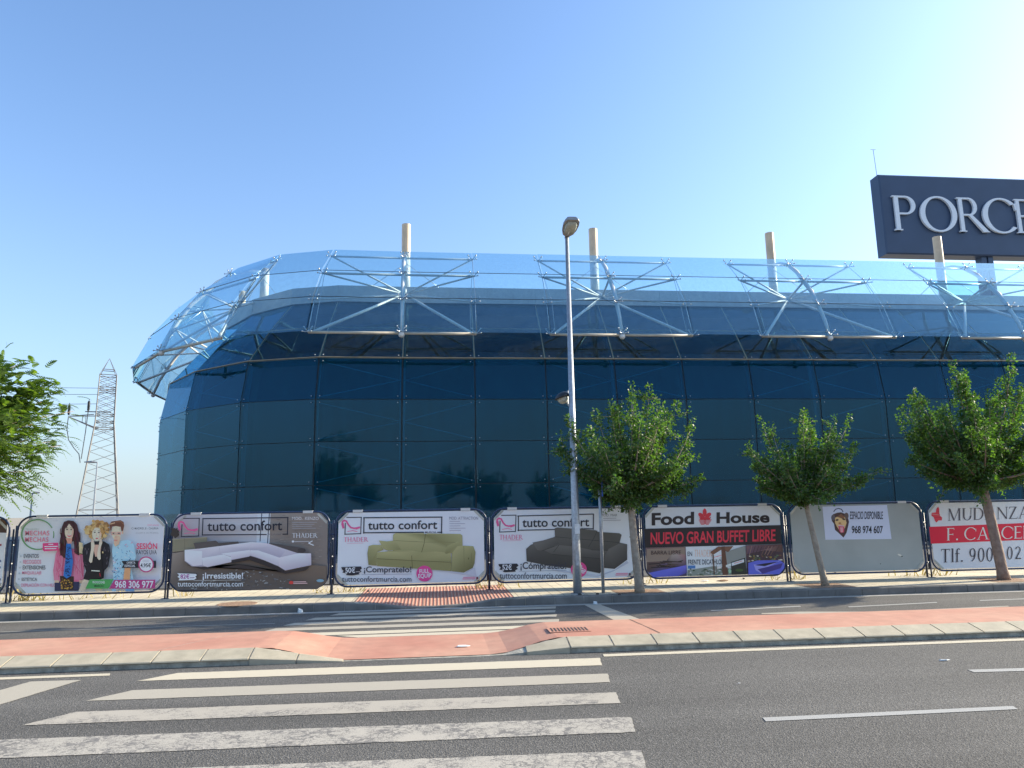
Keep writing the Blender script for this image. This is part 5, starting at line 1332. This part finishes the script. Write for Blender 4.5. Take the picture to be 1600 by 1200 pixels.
street_tree((3.56, 12.95, Z0), f1, tp([(873,702),(872,690),(884,650),(893,668),(925,640),(950,628),(980,602),(993,608),(1012,600),(1035,620),(1052,630),(1088,648),(1084,690),(1090,710),(1096,745),(1080,765),(1040,770),(915,745),(890,735),(930,770),(960,650),(1060,735)], 12.95)+tp([(960,788),(1000,800),(1015,785),(975,800),(945,780),(1030,775)], 12.95, .25),
    'bushy young tree beside the lamp post, pale leaning trunk before the dark sofa poster', G, 11, (.082,.058), nleaf=27000, bend=(-.02, 0), ry=.9)
f2 = on_y(1256, 775, 13.15)
street_tree((7.10, 13.15, Z0), f2, tp([(1166,703),(1172,690),(1182,725),(1193,642),(1205,660),(1242,640),(1266,636),(1297,650),(1322,648),(1335,690),(1330,712),(1372,732),(1350,745),(1300,748),(1200,755),(1215,765),(1240,700),(1280,700),(1260,665)], 13.15)+tp([(1250,790),(1275,782),(1235,775)], 13.15, .15),
    'smallest young tree, with a thin leaning trunk in front of the blank grey billboard', G, 23, (.062,.042), nleaf=19000, bend=(.0, 0), ry=.75, scale=.9)
f3 = on_y(1533, 752, 13.25)
street_tree((10.72, 13.25, Z0), f3, tp([(1411,612),(1415,622),(1420,712),(1425,640),(1445,735),(1490,562),(1500,580),(1525,572),(1565,555),(1560,590),(1592,598),(1625,600),(1660,640),(1680,700),(1640,745),(1600,755),(1480,758),(1510,775),(1470,650),(1530,640),(1590,680),(1700,670),(1450,690)], 13.25),
    'tallest young tree, with a thick reddish trunk in front of the removals poster', G, 37, (.100,.078), bark='bark2', nleaf=34000, bend=(.03, 0), ry=1.0, scale=1.1)

# feathery-leaved tree at the left edge
def feather_tree(base, seed=5):
    global rng
    rng = np.random.default_rng(seed); random.seed(seed)
    root = empty('feathery_tree', base, 'large bright green tree with feathery drooping leaves at the left edge', 'tree')
    b0 = np.array(base, float); f0 = b0+np.array([.1, 0, 1.85])
    q = MB(); q.tube([tuple(p) for p in bez(b0, (b0+f0)/2+np.array([.06,0,0]), f0, 8)], [.13,.12,.11,.105,.10,.095,.09,.085], 12); q.build('trunk', MAT['bark2'], root, smooth=True)
    tips = tp([(10,568),(45,590),(60,600),(82,602),(84,625),(78,645),(70,665),(62,688),(45,705),(40,735),(30,760),(10,758),(0,600),(-60,560),(-120,570),(-160,620),(-180,700),(-120,760),(-40,765),(20,640),(-30,680),(-90,650),(36,660),(10,690)], 13.3, .5)
    tips += [np.array([b0[0]+random.uniform(-2.2, 2.3), b0[1]+random.uniform(-1.9, 1.9), b0[2]+random.uniform(2.2, 4.3)]) for _ in range(70)]
    br = MB(); V = []
    for ti, t in enumerate(tips):
        t = np.array(t, float); t[0] = min(t[0], on_y(52, 640, 13.3)[0])
        c1 = f0+(t-f0)*np.array([.5, .5, .8]); pts = bez(f0, c1, t, 8)
        br.tube([tuple(p) for p in pts], [max(.004, .034*(1-i/7.3)) for i in range(8)], 5)
        for _ in range(120 if ti < 24 else 50):
            u = random.uniform(.30, 1.0)*7; i = min(6, int(u)); s0 = pts[i]+(pts[i+1]-pts[i])*(u-i)
            s0 = s0+rng.normal(0, .13, 3)
            out_ = s0-f0; d = out_/np.linalg.norm(out_)*.9+rng.normal(0, .55, 3)+np.array([.12, 0, -.10]); d /= np.linalg.norm(d)
            L_ = random.uniform(.20, .36); m_ = 8
            side = np.cross(d, np.array([0, 0, 1.])+rng.normal(0, .25, 3)); side /= np.linalg.norm(side)
            for k in range(m_):
                w = (k+1)/m_; p = s0+d*L_*w+np.array([0, 0, -.10*w*w*L_/.25])
                ll = .058*math.sin(math.pi*min(1, .25+w*.75))+.016
                for sg in (-1, 1):
                    e = p+(side*sg*.85+d*.5+np.array([0, 0, -.25]))*ll; wv = d*.015
                    V.append([p-wv, e-wv*.4, e+wv*.4, p+wv])
    br.build('limbs', MAT['bark2'], root, smooth=True)
    quad_mesh('crown', np.array(V), MAT['frond'], root)
feather_tree((-9.35, 13.3, Z0))

# ================================================================== STREET LAMP WITH TWO HEADS
lx, ly = 2.45, 12.95
LP_ = empty('street_lamp', (lx, ly, Z0), 'tall galvanised street lamp in front of the dark sofa poster, with a second low head', 'street lamp')
q = MB(); q.tube([(lx, ly, Z0-.02), (lx, ly, 1.0), (lx, ly, 6.68)], [.078, .072, .034], 20); q.build('pole', MAT['galv'], LP_, smooth=True)
q = MB(); q.tube([(lx, ly, Z0), (lx, ly, Z0+.02)], .12, 16); q.build('base_collar', MAT['galv'], LP_)
q = MB(); q.box(lx-.030, lx+.055, ly-.086, ly-.080, 1.16, 1.33); q.build('sticker', MAT['paper'], LP_)
q = MB(); q.box(lx-.03, lx+.03, ly-.084, ly-.078, .62, .86); q.build('inspection_door', MAT['galv'], LP_)
def loft(q, secs): 
    n = len(secs[0]); vs = [p for s_ in secs for p in s_]; f = []
    for i in range(len(secs)-1):
        for j in range(n): f.append((i*n+j, i*n+(j+1) % n, (i+1)*n+(j+1) % n, (i+1)*n+j))
    f += [tuple(range(n-1, -1, -1)), tuple((len(secs)-1)*n+j for j in range(n))]; q.add(vs, f)
# main head, reaching over the road and tilted up
q = MB(); secs = []
tilt = math.radians(14)
def hp(a, b, c): # a along the arm towards the road, b sideways, c up
    return (lx+b+a*.04, ly+.05-(a*math.cos(tilt)-c*math.sin(tilt)), 6.66+a*math.sin(tilt)+c*math.cos(tilt))
for a, w, h in ((0,.035,.035),(.08,.045,.04),(.14,.10,.07),(.26,.135,.105),(.42,.148,.115),(.54,.135,.09),(.60,.095,.05)):
    secs.append([hp(a, -w, -.018), hp(a, -w*.96, h*.35), hp(a, -w*.6, h), hp(a, w*.6, h), hp(a, w*.96, h*.35), hp(a, w, -.018)])
loft(q, secs); HD = q.build('lamp_head', MAT['lampgrey'], LP_)
q = MB(); secs = []
for a, w, d in ((.17,.07,.012),(.22,.108,.04),(.34,.120,.052),(.46,.116,.046),(.54,.085,.012)):
    secs.append([hp(a, -w, -.020), hp(a, -w*.7, -.020-d), hp(a, w*.7, -.020-d), hp(a, w, -.020)])
loft(q, secs); q.build('lamp_lens', MAT['lampglass'], HD, smooth=True)
# lower head over the pavement
q = MB()
cx, cy, cz = lx-.155, ly+.12, 3.60
secs = []
for k in range(7):
    a = k/6*math.pi/2; r_ = .135*math.cos(a) if k < 6 else .012; zz = .115*math.sin(a)
    secs.append([(cx+r_*math.cos(t)*1.0, cy+r_*math.sin(t)*1.3, cz+zz+r_*math.cos(t)*.28) for t in [2*math.pi*i/16 for i in range(16)]])
loft(q, secs); H2 = q.build('low_lamp_hood', MAT['black'], LP_, smooth=True)
q = MB(); q.ball((cx+.01, cy, cz-.01), .105, 14, 8, 1, 1.2, .95); q.build('low_lamp_globe', MAT['lampglass'], H2, smooth=True)
q = MB(); q.tube([(lx-.02, ly+.02, 3.42), (cx+.10, cy+.02, 3.50), (cx+.11, cy+.02, 3.74)], .020, 8); q.build('low_lamp_bracket', MAT['galv'], LP_, smooth=True)

# ================================================================== TRAFFIC SIGN SEEN EDGE-ON
sxp, syp = 2.92, 13.02
SP = empty('crossing_sign', (sxp, syp, Z0), 'slim grey sign pole with a blue plate seen edge-on beneath the bushy tree', 'traffic sign')
q = MB(); q.tube([(sxp, syp, Z0-.02), (sxp, syp, 2.55)], .030, 12); q.build('pole', MAT['galv'], SP, smooth=True)
q = MB(); a = math.radians(78); dx, dy = math.cos(a)*.30, math.sin(a)*.30
ox = sxp+.055
q.hexa([(ox-dx,syp-dy,1.80),(ox+dx,syp+dy,1.80),(ox+dx,syp+dy,2.42),(ox-dx,syp-dy,2.42)], [(ox-dx-.022,syp-dy+.005,1.80),(ox+dx-.022,syp+dy+.005,1.80),(ox+dx-.022,syp+dy+.005,2.42),(ox-dx-.022,syp-dy+.005,2.42)]); q.build('sign_plate', MAT['bluesign'], SP)
for zz in (1.92, 2.30):
    q = MB(); q.box(sxp-.038, sxp+.040, syp-.036, syp+.036, zz-.015, zz+.015); q.build('bracket', MAT['galv'], SP)

# ================================================================== LATTICE POWER TOWER, FAR LAMPS, WIRES
TWX, TWY = -51.9, 120.0
TW = empty('power_tower', (TWX, TWY, 0), 'tall steel lattice power tower with a short side arm, far behind the left posters', 'power tower')
def prof(z):     # half-width
    if z < 16: return 2.95+(1.30-2.95)*z/16
    if z < 23.6: return 1.30+(1.12-1.30)*(z-16)/7.6
    return max(.04, 1.18*(1-(z-23.6)/2.9))
ANG = math.radians(24)
def tw(i, z, w=None):
    h = prof(z) if w is None else w
    c = [(-1,-1),(1,-1),(1,1),(-1,1)][i % 4]; x, y = c[0]*h, c[1]*h
    return (TWX+x*math.cos(ANG)-y*math.sin(ANG), TWY+x*math.sin(ANG)+y*math.cos(ANG), z)
for i in range(4):
    q = MB(); q.tube([tw(i, 0), tw(i, 16), tw(i, 23.6)], [.12,.10,.08], 5); q.build('leg', MAT['lattice'], TW)
    q = MB(); q.tube([tw(i, 23.6), (TWX, TWY, 26.4)], [.055,.04], 4); q.build('peak_bar', MAT['lattice'], TW)
lv = [0, 2.6, 4.8, 6.6, 8.3, 9.9, 11.4, 12.8, 14.1, 15.2, 16.2, 17.3, 18.4, 19.5, 20.6, 21.6, 22.6, 23.6]
for a, c in zip(lv[:-1], lv[1:]):
    for i in range(4):
        w = .036
        if a > 14 or (lv.index(a) % 2 == 0) == (i % 2 == 0):
            q = MB(); q.tube([tw(i, a), tw(i+1, c)], w, 4); q.build('brace', MAT['lattice'], TW)
        if a > 14 or (lv.index(a) % 2 == 0) != (i % 2 == 0):
            q = MB(); q.tube([tw(i+1, a), tw(i, c)], w, 4); q.build('brace', MAT['lattice'], TW)
for z in (2.6, 15.2, 16.2, 17.3, 21.0, 21.6, 23.6, 24.5):
    for i in range(4):
        q = MB(); q.tube([tw(i, z), tw(i+1, z)], .06 if z > 15 else .05, 4); q.build('ring_bar', MAT['lattice'], TW)
for y_off in (-1.0, 1.0):
    q = MB(); zt = 16.9
    q.tube([(TWX-1.2, TWY+y_off, 15.2), (TWX-5.3, TWY, 17.0)], .07, 4); q.tube([(TWX-1.2, TWY+y_off, 17.3), (TWX-5.3, TWY, 17.15)], .07, 4)
    q.tube([(TWX-3.1, TWY+y_off*.55, 16.1), (TWX-3.1, TWY+y_off*.55, 17.2)], .05, 4)
    q.build('side_arm', MAT['lattice'], TW)
q = MB(); q.tube([(TWX-2.6, TWY-.9, 17.75), (TWX+1.4, TWY-1.2, 17.6)], .09, 5); q.build('side_arm', MAT['lattice'], TW)
for xx, zz in ((TWX-5.2, 17.25), (TWX-2.35, 17.85)):
    q = MB(); q.tube([(xx, TWY-.5, zz), (xx, TWY-.5, zz+.15)], .14, 8); q.tube([(xx, TWY-.5, zz+.15), (xx, TWY-.5, zz+1.6)], .17, 8)
    for k in range(6): q.tube([(xx, TWY-.5, zz+.3+k*.2), (xx, TWY-.5, zz+.36+k*.2)], .24, 8)
    q.tube([(xx, TWY-.5, zz+1.6), (xx, TWY-.5, zz+1.95)], .05, 5)
    q.build('insulator', MAT['black'], TW)
q = MB(); q.tube([(TWX-5.2,TWY-.5,17.1),(TWX-5.3,TWY-.5,15.2),(TWX-4.9,TWY-.5,13.4),(TWX-4.0,TWY-.5,12.1),(TWX-3.2,TWY-.5,11.2),(TWX-2.9,TWY-.5,9.8)], .07, 5); q.build('cable', MAT['wire'], TW)
q = MB(); q.tube([(TWX-2.35,TWY-.5,17.8),(TWX-2.5,TWY-.5,14.6),(TWX-2.8,TWY-.5,10.4)], .07, 5); q.build('cable', MAT['wire'], TW)
for i, (z, zz, t_) in enumerate(((21.6, 21.4, 'highest'), (20.6, 20.3, 'middle'), (19.1, 18.7, 'lowest'))):
    q = MB(); q.tube([(TWX-1.1, TWY, z), (TWX-12, TWY-2, zz), (TWX-40, TWY-8, zz-.2), (TWX-110, TWY-20, zz+3)], .035, 4)
    o = q.build('power_line', MAT['wire']); tag(o, t_+' of the thin power lines running left from the lattice tower', 'power line', 'power lines')
def far_lamp(x, y, h, arm, label, r=.07):
    t = empty('far_street_lamp', (x, y, 0), label, 'street lamp', 'distant street lamps')
    q = MB(); q.tube([(x, y, 0), (x, y, h)], [r*1.3, r*.7], 6); q.build('pole', MAT['galv'], t)
    q = MB(); q.tube([(x, y, h-.03), (x+arm*.4, y, h+.03), (x+arm, y, h+.02)], [r*.7, r*1.6, r*.6], 6); q.build('lamp_head', MAT['lampgrey'], t)
far_lamp(-30.8, 60, 3.45, .55, 'small distant street lamp rising above the far left poster')
far_lamp(-35.0, 80, 7.15, -1.3, 'distant lamp with a flat head just left of the lattice tower', .09)

# ================================================================== LITTER, WEEDS
def litter(name, px_, py_, z, sx_, sy_, sz_, mat, label, cat, seed=1):
    random.seed(seed); p = on_z(px_, py_, z)
    q = MB(); lo = []; hi = []
    for i in range(6):
        a = i*math.pi/3; r_ = random.uniform(.6, 1.1)
        lo.append((p[0]+sx_*r_*math.cos(a), p[1]+sy_*r_*math.sin(a), z+.003)); hi.append((p[0]+sx_*r_*.8*math.cos(a), p[1]+sy_*r_*.8*math.sin(a), z+sz_*random.uniform(.5, 1.1)))
    q.hexa(lo, hi); o = q.build(name, MAT[mat]); return tag(o, label, cat)
litter('crushed_cup', 930, 944, 0.004, .055, .04, .05, 'paper', 'small white crushed carton at the kerb below the lamp post', 'litter', 3)
litter('plastic_ball', 470, 957, 0.004, .05, .05, .075, 'white', 'round white plastic cup at the kerb left of the far crossing', 'litter', 4)
litter('paper_scrap', 722, 1010, 0.022, .11, .035, .012, 'paper', 'torn white paper scrap on the lowered red median', 'litter', 5)
litter('paper_scrap', 1475, 1032, 0.004, .07, .022, .012, 'paper', 'white paper scrap on the near road at the right', 'litter', 6)
litter('paper_scrap', 1155, 1068, 0.004, .018, .012, .008, 'paper', 'tiny white scrap on the asphalt in the middle of the near road', 'litter', 7)
litter('paper_scrap', 1102, 908, .135, .09, .05, .02, 'paper', 'crumpled white paper below the buffet poster', 'litter', 8)
litter('leaf_litter', 1130, 908, .135, .14, .06, .03, 'soil', 'brown heap of dry leaves below the buffet poster', 'litter', 9)
for i, (a, c) in enumerate(((906,930),(934,929),(968,930),(1006,913),(575,925),(1162,905),(1305,896))):
    litter('dropped_leaf', a, c, .135, .035, .02, .03, 'iron', 'tiny dark dropped clod on the pavement, ' + ['just right of the lamp foot','beside the sign pole foot','between sign pole and bushy tree','left of the buffet poster','below the green sofa poster','below the right half of the buffet poster','below the blank grey board'][i], 'litter', 20+i)
# manhole cover in the pavement
q = MB(); p = on_z(370, 944, .13); q.tube([(p[0], p[1]+.02, .13), (p[0], p[1]+.02, .136)], .32, 28); o = q.build('manhole_cover', MAT['soil']); tag(o, 'round brown manhole cover in the pavement below the white corner sofa poster', 'manhole cover')
rng = np.random.default_rng(77)
V = []
for cx_, n_, sp in ((-7.35,260,.22),(-7.0,160,.5),(-4.7,60,.15),(-2.1,80,.15),(-1.6,120,.12),(.75,120,.14),(1.2,90,.14),(3.7,70,.2),(4.3,100,.15),(6.7,50,.12),(7.1,110,.16),(9.55,80,.14),(10.1,150,.16),(-5.6,60,.6)):
    for _ in range(int(n_*.15)):
        x = cx_+rng.normal(0, sp); y = 14.30+abs(rng.normal(0, .12)); h = rng.uniform(.04, .22); a = rng.uniform(-.12, .12); w = rng.uniform(.004, .012)
        V.append([(x-w, y, .12), (x+w, y, .12), (x+a+w*.5, y+rng.uniform(-.05,.05), .12+h), (x+a-w*.5, y, .12+h)])
o = quad_mesh('dry_weeds', np.array(V), MAT['dry'], None); o['kind'] = 'stuff'; tag(o, 'dry weeds growing behind the bottom corners of the billboards')

# ================================================================== TREES ON THE NEAR SIDE OF THE STREET (only seen mirrored in the glass)
rt = None
spots = [(-16, -20, 1.9), (-13.2, -21, 2.3), (-10.6, -20, 1.9), (-8.2, -22, 2.2), (-5.0, -22, 1.5), (1.5, -32, 1.4), (4.5, -34, 1.6), (13, -30, 1.5), (22, -24, 1.9), (25,-25,2.2), (-19,-22,2.4)]
src = [o for o in bpy.data.objects if o.name.startswith('street_tree')][:3]
desc = ['broad', 'tall', 'narrow', 'small', 'thin', 'low', 'wide', 'slim', 'dense', 'short', 'large']
for i, (x, y, s_) in enumerate(spots):
    r0 = src[i % 3]; c = r0.copy(); COL.objects.link(c); c.name = 'roadside_tree'; c.location = (x, y, -.02); c.scale = (s_*1.25, s_*1.25, s_*1.1); c.rotation_euler = (0, 0, i*1.7)
    c['label'] = desc[i]+' roadside tree behind the camera, mirrored in the store glass'; c['group'] = 'trees on the near side of the street'
    for ch in r0.children:
        if ch.name.startswith('tree_pit'): continue
        d = ch.copy(); COL.objects.link(d); d.parent = c; d.location = ch.location
